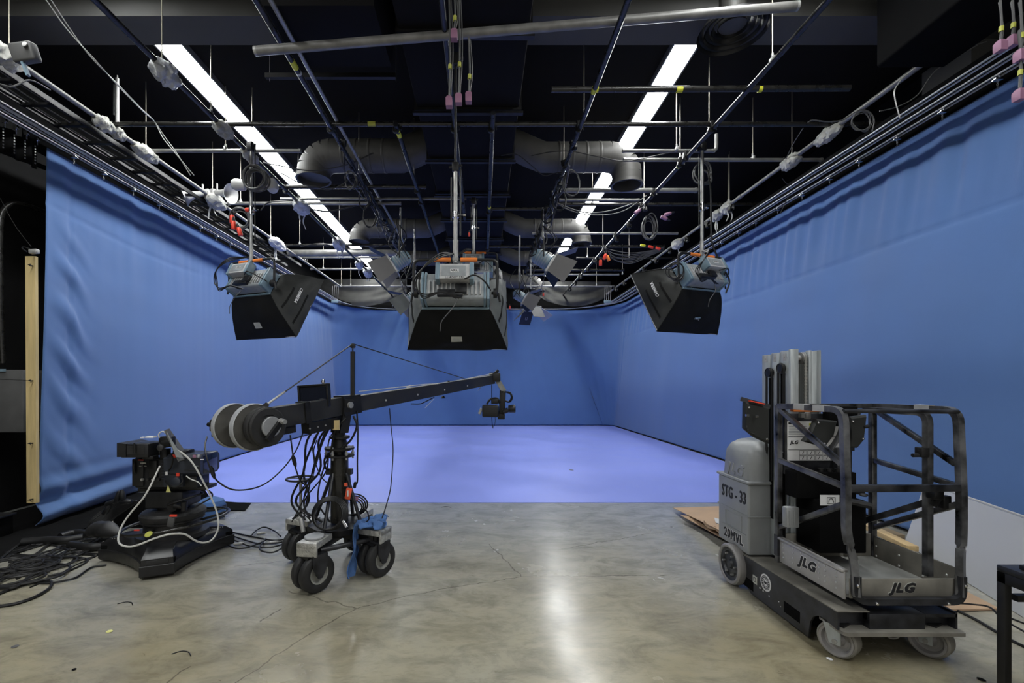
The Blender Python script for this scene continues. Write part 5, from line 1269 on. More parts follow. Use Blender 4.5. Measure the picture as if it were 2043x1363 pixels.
# pan and tilt head
ph = thing('pan_tilt_head', 'black pan and tilt head between the pedestal column and the studio camera', 'camera head', (cx2,cy2,.48))
b = MB(); b.bb((cx2-.17,cy2-.15,.50), (cx2+.18,cy2+.14,.66), .015, 3); b.build('head_body', M['camblack'], ph)
b = MB(); b.lathe([(.13,.475),(.13,.50)], (cx2,cy2,0), n=24); b.build('head_base', M['black'], ph)
b = MB(); b.cyl((cx2+.12,cy2-.20,.54), (cx2+.12,cy2-.13,.54), .05, 18); b.cyl((cx2+.14,cy2-.20,.54), (cx2+.25,cy2-.20,.53), .02, 10); b.cyl((cx2+.23,cy2-.2,.50),(cx2+.23,cy2-.2,.58),.026,12); b.build('drag_knob', M['black'], ph)
b = MB(); b.bb((cx2-.26,cy2-.10,.66), (cx2+.36,cy2+.10,.695), .008); b.cyl((cx2-.28,cy2-.06,.665), (cx2-.10,cy2-.06,.665), .028, 12); b.build('sliding_plate', M['black'], ph)
b = MB(); q = P(335,978,4.13); b.prism([q+V((-.02,0,-.02)), q+V((.025,0,-.02)), q+V((0,0,.045))], (0,.004,0)); b.build('yellow_tag', M['litter'], ph, label='small yellow tag')
b = MB(); b.tube(smooth_path([(cx2+.2,cy2+.1,.6),(cx2+.3,cy2-.05,.62),(cx2+.22,cy2-.22,.60),(cx2+.1,cy2-.24,.56)],6), .010, 6); b.tube(smooth_path([(cx2+.25,cy2+.05,.66),(cx2+.4,cy2-.05,.60),(cx2+.3,cy2-.15,.52)],6), .008, 6); b.build('head_cable', M['cable'], ph)
# camera
sc_ = thing('studio_camera', 'black studio television camera with a boxy lens pointing right', 'camera', (cx2,cy2,.70))
a = P(273,967,4.22); c = P(337,912,4.22); b = MB(); b.bb((a.x,4.18,.70), (c.x,4.42,c.z), .02, 3); b.build('camera_body', M['camblack'], sc_)
b = MB(); b.bb((a.x-.004,4.165,.72), (a.x+.10,4.19,c.z-.01), .006); b.build('side_panel', M['black'], sc_)
for k, px in enumerate((281,286,280,290)):
    b = MB(); b.box(P(px,918+[0,6,12,12][k],4.16), (.05 if k < 2 else .02,.004,.007)); b.build('panel_lettering', M['label' if k else 'red'], sc_)
b = MB(); b.bb((c.x-.02,4.17,.71), (c.x+.16,4.43,c.z+.01), .01); b.build('camera_front', M['camnavy'], sc_)
a2 = P(352,948,4.25); c2 = P(412,904,4.25)
b = MB(); b.loft([[V((x, y, z)) for y, z in ((4.16,z0_+.03),(4.19,z0_),(4.43,z0_),(4.46,z0_+.03),(4.46,z1_-.03),(4.43,z1_),(4.19,z1_),(4.16,z1_-.03))] for x, z0_, z1_ in ((a2.x-.06,a2.z+.03,c2.z-.01),(a2.x,a2.z,c2.z),(c2.x-.05,a2.z+.005,c2.z-.002),(c2.x-.012,a2.z-.0,c2.z),(c2.x,a2.z+.01,c2.z-.01))]); b.build('box_lens', M['camnavy'], sc_)
b = MB(); b.bb((c2.x-.002,4.2,a2.z+.02), (c2.x+.003,4.42,c2.z-.02), .002); b.build('lens_glass', M['glass'], sc_)
b = MB(); b.bb((c.x-.01,4.20,.695), (c2.x-.06,4.40,a2.z), .01); b.build('lens_support', M['black'], sc_)
for px, py, m in ((388,911,'pink'),(348,910,'red'),(355,947,'red')):
    b = MB(); b.box(P(px,py,4.155), (.028,.006,.028)); b.build('colour_sticker', M[m], sc_)
b = MB(); b.box(P(403,917,4.155), (.03,.005,.008)); b.box(P(332,945,4.155), (.022,.005,.03)); b.build('white_mark', M['labelwhite'], sc_)
b = MB(); b.box(P(390,930,4.155), (.05,.004,.008)); b.build('lens_mark', M['lampgrey'], sc_)
b = MB(); b.tube(smooth_path([P(338,912,4.2),P(350,903,4.22),P(372,903,4.22)],4), .012, 8); b.bb((c.x+.01,4.25,c.z), (c.x+.16,4.35,c.z+.06), .01); b.build('top_handle', M['black'], sc_)
# viewfinder
a = P(262,907,4.15); c = P(316,882,4.15); b = MB(); b.bb((a.x,4.02,a.z-.01), (c.x,4.26,c.z), .012); vf = b.build('viewfinder', M['camblack'], sc_)
b = MB(); b.loft([[V((a.x-.012,y,z)) for y, z in ((4.0,a.z),(4.28,a.z),(4.28,c.z+.01),(4.0,c.z+.01))],[V((a.x+.06,y,z)) for y, z in ((4.01,a.z),(4.27,a.z),(4.27,c.z),(4.01,c.z))]]); b.build('viewfinder_hood', M['black'], vf)
b = MB(); b.tube(smooth_path([P(262,886,4.05),P(254,889,4.05),P(255,900,4.05),P(262,910,4.05),P(270,911,4.05)],3), .008, 6); b.build('viewfinder_handle', M['black'], vf)
b = MB(); b.bb((a.x+.02,4.018,a.z+.02), (c.x-.03,4.022,c.z-.02)); b.build('viewfinder_side', M['jibgrey'], vf)
b = MB(); b.box(P(302,872,4.12), (.07,.05,.014)); b.box(P(285,873,4.12), (.03,.03,.01)); b.build('white_clip', M['labelwhite'], vf)
b = MB(); b.cyl(P(326,886,4.12), P(344,884,4.1), .035, 14); b.box(P(334,880,4.15), (.10,.10,.09), None, .015); b.beam(P(330,895,4.2),P(330,915,4.2),.06,.06); b.build('viewfinder_mount', M['black'], sc_)
for k in range(4):
    b = MB(); q = P(284+k*11, 957, 4.165); b.cyl(q+V((0,.01,0)), q+V((0,-.012,0)), .013, 10); b.build('camera_connector', M['jibgrey' if k % 2 else 'steel'], sc_)
b = MB(); b.bb((P(300,0,4.18).x, 4.155, .80), (P(316,0,4.18).x, 4.185, .96), .008); b.build('side_module', M['black'], sc_)
b = MB()
for k in range(6): b.box(P(326,925+k*6,4.168), (.035,.008,.008))
b.build('vent_slats', M['camnavy'], sc_)
b = MB(); b.tube(smooth_path([P(276,950,4.2),P(268,940,4.15),P(268,925,4.15),P(274,915,4.2)],4), .010, 8); b.build('rear_handle', M['black'], sc_)
b = MB(); b.lathe([(.035,-.02),(.045,-.015),(.045,.015),(.035,.02)], P(352,962,4.12), (0,1,0), 18); b.build('tilt_drag_disc', M['camnavy'], sc_)
b = MB(); b.tube(smooth_path([P(330,960,4.15),P(338,968,4.08),P(352,972,4.06),P(364,962,4.08),P(362,950,4.14)],5), .008, 6); b.tube(smooth_path([P(340,905,4.12),P(345,915,4.1),P(342,930,4.12),P(336,940,4.15)],5), .007, 6); b.build('camera_cable', M['cable'], sc_)
b = MB(); b.box(P(383,914,4.152), (.16,.006,.006)); b.box(P(383,938,4.152), (.15,.006,.005)); b.build('lens_trim_line', M['jibgrey'], sc_)
b = MB(); b.cyl(P(268,905,4.0), P(268,884,4.0), .006, 6); b.cyl(P(318,905,4.02), P(318,884,4.02), .006, 6); b.box(P(300,912,4.08), (.10,.08,.03), None, .008); b.build('viewfinder_bracket', M['black'], sc_)
b = MB(); b.lathe([(.02,0),(.028,.005),(.028,.02),(.02,.025)], P(322,893,4.03), (0,-1,0), 14); b.build('viewfinder_knob', M['jibgrey'], sc_)
# tilted script board
q0, q1, q2, q3 = P(333,856,4.08), P(341,855,4.12), P(378,916,4.12), P(356,918,4.08)
b = MB(); b.panel([P(332,857,4.06), P(338,855,4.28), P(380,915,4.28), P(360,919,4.06)], .02); b.build('script_board', M['boxgrey'], sc_)
b = MB(); b.panel([P(333,862,4.045), P(340,874,4.045), P(366,914,4.045), P(352,912,4.045)], .004); b.build('board_side', M['lampgrey'], sc_)
# white cables around the camera
def wc_(pts, lab, r=.008):
    cable(pts, 4.0, r, lab, 'whitecable')
wc_([(319,930,4.1),(312,945,4.05),(300,970,4.0),(285,995,3.97),(262,1022,3.95),(244,1048,3.92),(236,1072,3.88),(240,1086,3.84),(258,1091,3.80),(280,1086,3.78),(310,1074,3.80),(340,1066,3.85),(368,1066,3.9),(388,1078,3.95),(405,1083,4.0),(422,1078,4.05),(433,1062,4.1),(436,1045,4.12),(432,1020,4.15),(420,990,4.15),(405,960,4.12),(385,925,4.1),(365,905,4.08),(346,895,4.06)], 'white cable hanging in a big loop over the front of the camera pedestal')
wc_([(336,868,4.1),(325,861,4.1),(317,866,4.1),(318,874,4.1)], 'short white cable loop on top of the viewfinder', .006)
wc_([(372,950,4.1),(380,956,4.08),(395,962,4.06),(402,970,4.06)], 'short white cable beside the camera lens support', .005)
# blue cylinder thing behind the pedestal
t = thing('blue_bag', 'blue fabric bag standing behind the right side of the camera pedestal', 'bag', P(392,1040,4.85))
b = MB(); q = G(396,1046); 
b.lathe([(.14,0),(.16,.04),(.165,.15),(.14,.22),(.05,.26)], V((q.x,q.y+.25,0)), n=24); b.build('bag_body', M['bluecloth'], t)
b = MB(); qq = V((q.x,q.y+.25,.14)); b.lathe([(.168,-.02),(.17,0),(.168,.02)], qq, n=24, cap=False); b.build('bag_band', M['black'], t)
# black flat behind camera and small floor things
t = thing('black_floor_mat', 'black curled mat between the camera pedestal and the pale blue stage floor', 'mat', (-3.9,5.6,0))
b = MB(); b.prism([(-4.35,5.9,.008),(-3.1,5.95,.008),(-3.2,6.3,.008),(-3.9,6.42,.008),(-4.3,6.9,.008),(-4.9,7.4,.008),(-4.95,6.2,.008)], (0,0,.006)); b.build('mat_sheet', M['flatblack'], t)
b = MB(); b.grid(lambda u, v: V((-3.95+.5*u, 5.7+.1*math.sin(u*3), .01+.42*v*(1-u)**.7)), 12, 8, .01); b.build('curled_corner', M['flatblack'], t)
# ------------------------------------------------------------------ vertical mast lift
lift = thing('vertical_mast_lift', 'grey and black one person mast lift with an open railed basket at the lower right', 'personnel lift', (2.46,3.3,0))
def lf_(b, nm, m, parent=None, label=None, sharp=38): return b.build(nm, M[m], parent or lift, label, sharp)
XL, XR, YF, YB = 2.10, 2.81, 2.69, 3.93
def sideplate(x, sg):
    pts = [(YB,.08),(YB,.275),(3.55,.285),(YF,.305),(YF,.20)]
    for k in range(8):
        a = R(100+k*11.5); pts.append((2.80+.135*math.cos(a)*-1*-1, .095+.13*math.sin(a))) if False else None
    arch = [(2.76,.21),(2.80,.215),(2.85,.205),(2.89,.175),(2.915,.13),(2.925,.075),(2.93,.025)]
    rear_ = [(3.56,.022),(3.60,.06),(3.62,.12),(3.66,.175)]
    pts += arch+[(3.56,.022)]+[(3.60,.05),(3.72,.06)]
    b = MB(); b.prism([(x, y, z) for y, z in pts], (sg*.012,0,0)); return b
sp = lf_(sideplate(XL, 1), 'chassis_side', 'liftblack'); lf_(sideplate(XR-.012, 1), 'chassis_side', 'liftblack')
b = MB(); b.prism([(XL,YB,.275),(XL,3.55,.285),(XL,YF,.305),(XL+.19,YF-.0,.305),(XL+.19,YB,.275)], (0,0,.006)); lf_(b, 'chassis_deck', 'dusty')
b = MB(); b.bb((XL+.19,YF+.02,.25), (XR-.19,YB,.29)); b.bb((XR-.19,YF,.275),(XR,YB,.295)); lf_(b, 'chassis_top', 'liftblack')
b = MB(); b.bb((XL+.01,YF+.30,.06), (XR-.01,YB-.1,.26)); lf_(b, 'chassis_box', 'flatblack')
b = MB(); b.bb((XL+.19,YF,.20), (XR-.19,YF+.10,.295), .004); b.bb((XL+.01,YF+.05,.2), (XR-.01,YF+.30,.285)); lf_(b, 'front_crossbar', 'liftblack')
b = MB(); b.prism([(XL+.01,YF-.03,.185),(XL+.03,YF-.045,.185),(XR-.0,YF-.045,.185),(XR+.01,YF-.03,.185),(XR+.01,YF+.16,.185),(XL+.01,YF+.16,.185)], (0,0,.02)); lf_(b, 'bumper_plate', 'dusty')
for px0, px1, pya, pyb in ((1481,1503,1150,1175),(1564,1596,1205,1236)):
    D0 = XL*F/(px0-CX); D1 = XL*F/(px1-CX); z0 = H-(pyb-10-CY)/F*D0*.985; 
    zc_ = (H-(pya-CY)/F*D0 + H-(pyb-CY)/F*D1)/2
    b = MB(); b.bb((XL-.0015,D1,zc_-.04), (XL+.01,D0,zc_+.035), .001); lf_(b, 'fork_pocket_shade', 'flatblack')  # flat black panel, colour stands in for the shade of an open hole
# rear wheels
for x, s in ((XL-.018,1),(XR+.018,-1)):
    b = MB(); o = (x, 3.78, .165); b.lathe([(.130,.0),(.130,-.03),(.136,-.038),(.152,-.04),(.163,-.03),(.165,-.015),(.165,.015),(.163,.03),(.152,.04),(.136,.038),(.130,.03),(.130,0)], o, (1,0,0), 44, cap=False); wv = lf_(b, 'drive_wheel', 'castergrey')
    b = MB(); b.lathe([(.0,-.034*s),(.03,-.032*s),(.04,-.018*s),(.095,-.012*s),(.105,-.026*s),(.120,-.026*s),(.130,-.032*s),(.130,.02*s),(.0,.02*s)], o, (1,0,0), 36); h_ = b.build('wheel_disc', M['liftblack'], wv)
    for k in range(6):
        b = MB(); a_ = k*math.pi/3; b.cyl((x-.04*s, 3.78+.085*math.cos(a_), .165+.085*math.sin(a_)), (x-.02*s, 3.78+.085*math.cos(a_), .165+.085*math.sin(a_)), .008, 8); b.build('wheel_bolt', M['steel'], wv)
# front casters
def caster(x, y, ang, m='castergrey'):
    axd = V((math.cos(ang), math.sin(ang), 0)); fw = V((-axd.y, axd.x, 0)); o = V((x,y,.105))
    b = MB(); b.lathe([(.085,.0),(.085,-.042),(.095,-.046),(.104,-.036),(.105,-.02),(.105,.02),(.104,.036),(.095,.046),(.085,.042),(.085,0)], o, axd, 36, cap=False); c_ = lf_(b, 'caster_wheel', 'dusty')
    for s in (-1,1):
        b = MB(); b.lathe([(.0,s*.034),(.025,s*.034),(.04,s*.018),(.065,s*.018),(.078,s*.044),(.090,s*.047),(.090,s*.03),(.0,0)], o, axd, 32); b.build('caster_rim', M[m], c_)
        b = MB(); q = o+axd*s*.054; b.prism([q+fw*-.03+V((0,0,-.02)), q+fw*.03+V((0,0,-.02)), q+fw*.06+V((0,0,.10)), q+fw*-.03+V((0,0,.10))], axd*s*.006); b.build('caster_fork', M['mastgrey'], c_)
        b = MB(); b.cyl(q, q+axd*s*.016, .014, 8); b.build('axle_nut', M['steel'], c_)
    b = MB(); b.box(o+V((0,0,.105)), (.13,.10,.012), Matrix((axd, fw, V((0,0,1)))).transposed()); b.cyl(o+V((0,0,.10)), o+V((0,0,.16)), .035, 14); b.build('caster_swivel', M['black'], c_)
caster(2.175, 2.775, R(32)); caster(2.73, 2.775, R(28))
b = MB(); q = P(1782,1254,2.72); b.tube(smooth_path([q+V((-.042,0,.0)), q+V((-.04,0,-.03)), q+V((-.02,0,-.055)), q+V((.02,0,-.055)), q+V((.04,0,-.03)), q+V((.042,0,0))], 4), .007, 8); lf_(b, 'tie_down_ring', 'galv')
# tower cover
b = MB(); b.bb((XL,3.59,.30), (XL+.44,4.05,.865), .018, 3); tc_ = lf_(b, 'tower_cover', 'liftgrey')
b = MB(); b.loft([[V((x,y,z)) for x, y in ((x0+.04,y0),(x1-.04,y0),(x1,y0+.04),(x1,y1-.04),(x1-.04,y1),(x0+.04,y1),(x0,y1-.04),(x0,y0+.04))] for (x0,y0,x1,y1,z) in ((XL+.01,3.60,XL+.42,4.01,.87),(XL+.012,3.60,XL+.42,3.995,1.02),(XL+.02,3.605,XL+.41,3.985,1.10),(XL+.045,3.62,XL+.40,3.96,1.155),(XL+.09,3.65,XL+.37,3.92,1.19),(XL+.15,3.69,XL+.32,3.87,1.205))]); lf_(b, 'tower_hood', 'liftgrey', None, None, 60)
b = MB(); b.bb((XL-.012,3.575,.862), (XL+.45,4.06,.885), .008); b.build('cover_seam', M['liftgrey'], tc_)
b = MB(); b.bb((XL-.004,3.585,.60), (XL+.445,4.055,.612), .003); b.bb((XL-.006,3.62,.45), (XL+.002,3.98,.455)); b.build('cover_ridge', M['liftgrey'], tc_)
b = MB()
for z0, z1 in ((.46,.58),):
    b.tube([(XL,3.68,z0),(XL,3.92,z0),(XL,3.92,z1),(XL,3.68,z1)], .005, 6, True)
b.build('embossed_panel', M['liftgrey'], tc_)
for z in (.93,.98,.77):
    b = MB(); b.tube(smooth_path([(XL+.30,3.575,z+.05),(XL+.22,3.57,z+.05),(XL+.19,3.57,z+.03),(XL+.19,3.57,z-.03),(XL+.22,3.57,z-.05),(XL+.30,3.575,z-.05)],3), .006, 6); b.build('moulded_rib', M['liftgrey'], tc_) if z != .98 else b.bm.free()
fat_text('fleet_number', 'STG - 33', .135, (XL-.002,3.80,.735), (0,-1,0), (0,0,1), M['ink'], tc_, .0032, sx=.66)
fat_text('model_outline', '20MVL', .105, (XL-.0015,3.80,.385), (0,-1,0), (0,0,1), M['labelwhite'], tc_, .0080, sx=.86)
fat_text('model_lettering', '20MVL', .105, (XL-.004,3.80,.385), (0,-1,0), (0,0,1), M['ink'], tc_, .0040, sx=.86)
fat_text('embossed_logo', 'JLG', .12, (XL+.010,3.80,.945), (0,-1,0), (0,0,1), M['liftgrey'], tc_, .006, .006, sx=1.25, shear=.25)
# round sticker and small stickers on the chassis
q = V((XL-.002,3.37,.185))
b = MB(); b.lathe([(.002,0),(.062,0),(.062,.002),(.002,.002)], q+V((.002,0,0)), (-1,0,0), 32); st = b.build('round_sticker', M['labelwhite'], sp)
b = MB(); b.lathe([(.046,0),(.050,0),(.050,.001),(.046,.001)], q, (-1,0,0), 32, cap=False); b.lathe([(.024,0),(.028,0),(.028,.001),(.024,.001)], q, (-1,0,0), 28, cap=False)
for k in range(14):
    a_ = k*2*math.pi/14; b.box(q+V((-.0012,.038*math.cos(a_),.038*math.sin(a_))), (.001,.010,.012), Matrix.Rotation(a_,3,'X'))
b.box(q+V((-.0012,0,.0)), (.001,.03,.018)); b.build('sticker_print', M['ink'], st)
b = MB(); b.bb((XL-.0015,3.475,.12), (XL-.0005,3.53,.18)); b.build('small_sticker', M['label'], sp)
b = MB(); b.tube([(XL-.002,3.49,.135),(XL-.002,3.49,.165),(XL-.002,3.515,.165),(XL-.002,3.515,.135)], .003, 4, True); b.build('sticker_symbol', M['ink'], sp)
for k, (y, z) in enumerate(((3.44,.115),(3.40,.11),(3.33,.105),(3.22,.115),(3.20,.09))):
    b = MB(); b.cyl((XL-.002,y,z), (XL,y,z), .007-.001*k, 6); b.build('paint_chip', M['labelwhite'], sp)
# mast
m0x, m1x, m0y, m1y, mz = 2.275, 2.49, 3.37, 3.72, 1.905
for k, (ya, yb_) in enumerate(((3.37,3.475),(3.485,3.585),(3.595,3.70))):
    b = MB(); b.bb((m0x,ya,.32), (m0x+.05,yb_,mz-.008*k), .004); ms = lf_(b, 'mast_section', 'mastgrey')
    b = MB(); b.bb((m0x-.003,ya+.035,mz-.075), (m0x-.001,yb_-.035,mz-.02)); b.cyl((m0x-.008,(ya+yb_)/2,mz-.045), (m0x,(ya+yb_)/2,mz-.045), .007, 8); b.build('cap_plate', M['lamplight'], ms)
b = MB(); b.bb((m1x-.075,3.36,.32), (m1x-.055,3.40,mz), .003); b.bb((m1x-.05,3.37,.32), (m1x,3.70,mz-.005), .004); b.bb((m1x-.012,3.345,.32), (m1x+.0,3.40,mz)); lf_(b, 'mast_side_channel', 'mastgrey')
b = MB(); b.bb((m0x-.004,3.35,.32), (m0x+.055,3.375,mz+.008), .003); lf_(b, 'mast_front_edge', 'mastgrey')
b = MB(); b.bb((m0x+.055,3.50,.32), (m1x-.05,3.52,mz-.05)); lf_(b, 'mast_inner_panel', 'dusty')
b = MB(); b.bb((m0x+.05,3.40,.32), (m0x+.062,3.50,mz-.02)); lf_(b, 'mast_recess', 'flatblack')
b = MB(); b.cyl((m0x+.06,3.42,mz-.055), (m1x-.085,3.42,mz-.055), .02, 16); lf_(b, 'chain_roller', 'steel')
b = MB(); b.lathe([(.03,-.01),(.045,-.012),(.045,-.008),(.038,-.006),(.038,.006),(.045,.008),(.045,.012),(.03,.01)], (m1x-.092,3.42,mz-.055), (1,0,0), 24); lf_(b, 'chain_sprocket', 'steel')
b = MB()
z = .5
while z < mz-.06: b.box((m1x-.092,3.376,z), (.020,.008,.012)); b.box((m1x-.092,3.376,z+.012), (.012,.006,.012)); z += .024
lf_(b, 'lift_chain', 'jibtop')
for yc, zt in ((3.56,mz-.16),(3.42,mz-.13)):
    b = MB(); b.lathe([(.0,-.012),(.012,-.012),(.03,-.010),(.036,-.014),(.036,-.010),(.030,-.004),(.030,.004),(.036,.010),(.036,.014),(.0,.012)], (m0x-.018,yc+.02,zt), (1,0,0), 26); lf_(b, 'cable_pulley', 'camblack')
    b = MB(); b.tube([(m0x-.018,yc+.052,zt)]+[(m0x-.018,yc+.02+.034*math.cos(a),zt+.034*math.sin(a)) for a in [i*math.pi/10 for i in range(11)]]+[(m0x-.018,yc-.014,zt-.01),(m0x-.018,yc-.014,.9)], .008, 6); b.tube([(m0x-.018,yc+.052,zt),(m0x-.018,yc+.052,.9)], .008, 6); lf_(b, 'mast_cable', 'cable')
    b = MB(); b.bb((m0x-.003,yc-.005,.6), (m0x-.001,yc+.045,zt-.04)); lf_(b, 'slot_liner', 'flatblack')
# lower mast carriage between tower and basket
b = MB(); b.bb((2.33,3.36,.34), (2.62,3.60,1.02), .01); lf_(b, 'carriage', 'flatblack')
for x in (2.20,2.235,2.29,2.40,2.45):
    b = MB(); b.bb((x,3.33+.02*(x*50%2),.40), (x+.022,3.40,1.15), .003); lf_(b, 'carriage_rail', 'mastgrey' if x > 2.22 else 'flatblack')
# instruction decal
b = MB(); b.bb((2.215,3.30,1.10), (2.60,3.308,1.385)); dc = lf_(b, 'instruction_decal', 'labelwhite')
b = MB(); b.bb((2.20,3.309,1.0), (2.62,3.33,1.44), .004); lf_(b, 'decal_backplate', 'liftblack')
b = MB(); b.bb((2.22,3.298,1.272), (2.59,3.2995,1.276)); b.bb((2.22,3.298,1.178), (2.59,3.2995,1.181)); b.bb((2.22,3.298,1.365),(2.245,3.2995,1.378)); b.build('decal_line', M['ink'], dc)
b = MB()
for k in range(6): b.bb((2.222,3.298,1.345-.011*k), (2.35+.02*(k % 3),3.2993,1.348-.011*k))
for k in range(4): b.bb((2.40,3.298,1.345-.011*k), (2.53+.02*(k % 2),3.2993,1.348-.011*k))
b.build('decal_print', M['lampgrey'], dc)
b = MB(); b.bb((2.37,3.298,1.355), (2.41,3.2993,1.372)); b.build('decal_warning', M['yellow'], dc)
text('decal_logo', 'JLG', .035, (2.26,3.2975,1.232), (1,0,0), (0,0,1), M['ink'], dc, .0008, .0012, shear=.25)
b = MB()
for k in range(5):
    for rr_ in range(2):
        x = 2.30+k*.058; z = 1.105+rr_*.037; b.tube([(x,3.2975,z),(x+.05,3.2975,z),(x+.05,3.2975,z+.032),(x,3.2975,z+.032)], .0012, 4, True); b.beam((x+.02,3.2975,z+.006),(x+.03,3.2975,z+.026),.004,.001)
b.build('decal_pictogram', M['ink'], dc)
b = MB(); b.bb((2.19,3.20,1.46), (2.42,3.24,1.50), .006); lf_(b, 'orange_bar', 'orange', None, 'orange bar behind the top rail')
b = MB(); b.box((2.33,3.26,1.43), (.04,.03,.05), None, .01); b.box((2.29,3.26,1.43), (.03,.03,.03)); lf_(b, 'control_switch', 'steel')
b = MB(); b.bb((2.42,3.17,1.36), (2.62,3.24,1.50), .008); lf_(b, 'control_panel', 'flatblack')
# lower black battery and control boxes
b = MB(); b.bb((2.30,3.10,.50), (2.62,3.34,.86), .01); lf_(b, 'battery_box', 'flatblack')
b = MB(); b.bb((2.18,3.16,.86), (2.60,3.28,1.04), .006); lf_(b, 'shelf_box', 'flatblack')
b = MB()
for k in range(4): b.cyl((2.38+.06*k,3.20,1.0), (2.38+.06*k,3.20,1.06), .02, 10)
lf_(b, 'cable_gland', 'black')
b = MB(); b.bb((2.30,3.095,.83), (2.43,3.10,.90)); pl = lf_(b, 'notice_plate', 'labelwhite')
b = MB(); b.tube([(2.345,3.093,.842),(2.40,3.093,.842),(2.40,3.093,.885),(2.345,3.093,.885)], .0018, 4, True); b.tube(smooth_path([(2.355,3.092,.85),(2.36,3.092,.872),(2.378,3.092,.876),(2.39,3.092,.85)],3), .002, 4); b.build('plate_pictogram', M['ink'], pl)
b = MB(); b.tube([(2.44,3.09,.87),(2.60,3.05,.84)], .022, 8); lf_(b, 'lever_arm', 'jibgrey')
b = MB(); b.bb((2.06,3.08,.68), (2.15,3.13,.82), .01); b.bb((2.075,3.075,.70),(2.085,3.08,.80)); b.bb((2.105,3.075,.70),(2.115,3.08,.80)); lf_(b, 'junction_box', 'liftgrey')
# platform (basket)
BX0, BX1, BY0, BY1 = 2.175, 2.865, 2.72, 3.34
bk = None
b = MB(); b.bb((BX0+.01,BY0+.01,.375), (BX1-.01,BY1,.395)); lf_(b, 'platform_floor', 'dustyfloor')
b = MB(); b.bb((BX0-.004,BY0+.01,.362), (BX0+.008,BY1+.01,.535), .002); tb = lf_(b, 'left_toe_board', 'toegrey')
b = MB(); b.bb((BX0-.02,BY0+.01,.525), (BX0+.02,BY1,.542), .004); b.build('toe_lip', M['toegrey'], tb)
b = MB()
for y in (3.28,3.18,3.10,2.93,2.88,2.79):
    for z in (.405,.44,.475,.505): b.lathe([(.007,0),(.006,.003),(.0,.004)], (BX0-.004,y,z), (-1,0,0), 8)
b.build('rivets', M['alu'], tb)
fat_text('toe_board_logo_outline', 'JLG', .085, (BX0-.0052,3.04,.452), (0,-1,0), (0,0,1), M['labelwhite'], tb, .0085, .0008, sx=1.1, shear=.3)
fat_text('toe_board_logo', 'JLG', .085, (BX0-.0072,3.04,.452), (0,-1,0), (0,0,1), M['ink'], tb, .005, .0008, sx=1.1, shear=.3)
b = MB(); b.bb((BX1-.008,BY0+.01,.362), (BX1+.004,BY1,.545), .002); tr_ = lf_(b, 'right_toe_board', 'dusty')
b = MB()
for y in (3.30,3.12,2.95,2.80):
    for z in (.41,.48): b.lathe([(.008,0),(.006,.003),(.0,.004)], (BX1-.008,y,z), (-1,0,0), 8)
b.build('rivets', M['alu'], tr_)
b = MB(); b.bb((BX0,BY1-.006,.37), (BX1,BY1+.006,.56), .002); lf_(b, 'rear_toe_board', 'dusty')
b = MB(); b.bb((BX0+.02,BY0-.004,.375), (BX1-.02,BY0+.006,.492), .002); tf = lf_(b, 'front_toe_board', 'dusty')
fat_text('front_logo_outline', 'JLG', .075, (2.505,BY0-.0052,.437), (1,0,0), (0,0,1), M['label'], tf, .0075, .0008, sx=1.15, shear=.3)
fat_text('front_logo', 'JLG', .075, (2.505,BY0-.0072,.437), (1,0,0), (0,0,1), M['ink'], tf, .0045, .0008, sx=1.15, shear=.3)
def rail(pts, nm, m='worn', w=.036, k=3, sm=True):
    b = MB(); b.tube(smooth_path(pts, k) if sm else pts, w/2, 10); return lf_(b, nm, m)
def bendpts(pts, r=.08):       # rounded corners
    pts = [V(p) for p in pts]; out = [pts[0]]
    for a, c, d in zip(pts, pts[1:], pts[2:]):
        u = (a-c).normalized(); v = (d-c).normalized(); s = c+u*r; e = c+v*r
        for i in range(7):
            t = i/6; out.append(s*(1-t)**2+c*2*t*(1-t)+e*t*t)
    return out+[pts[-1]]
LX, RX = BX0+.0, BX1+.0
# side hoops: rear post, top rail, front post
for X_, nm in ((LX,'left'),(RX,'right')):
    b = MB(); b.tube(bendpts([(X_,BY1,1.495),(X_,BY0+.02,1.50),(X_,BY0+.0,1.02),(X_,BY0+.0,.75),(X_+(.03 if X_ == LX else -.03),BY0-.02,.62),(X_+(.035 if X_ == LX else -.035),BY0-.03,.40)], .08), .026, 4, ph=math.pi/4); lf_(b, 'side_hoop', 'worn')
    b = MB(); b.beam((X_,BY1,.35 if X_==LX else .4), (X_,BY1,1.50), .038, .038, bev=.004); lf_(b, 'rear_post', 'worn')
    b = MB(); b.beam((X_,BY1-.02,1.47), (X_,BY0+.03,1.17), .03, .032, bev=.003); lf_(b, 'diagonal_brace', 'worn')
    b = MB(); b.beam((X_,BY1,1.10), (X_,BY0+.02,1.04), .03, .034, bev=.003); lf_(b, 'mid_rail', 'worn')
    b = MB(); b.beam((X_,BY1,.60), (X_,BY0+.02,.93), .03, .034, bev=.003); lf_(b, 'lower_brace', 'worn')
b = MB(); b.bb((LX-.021,BY1-.02,.40),(LX+.021,BY1+.02,.55)); lf_(b, 'post_foot', 'liftblack')
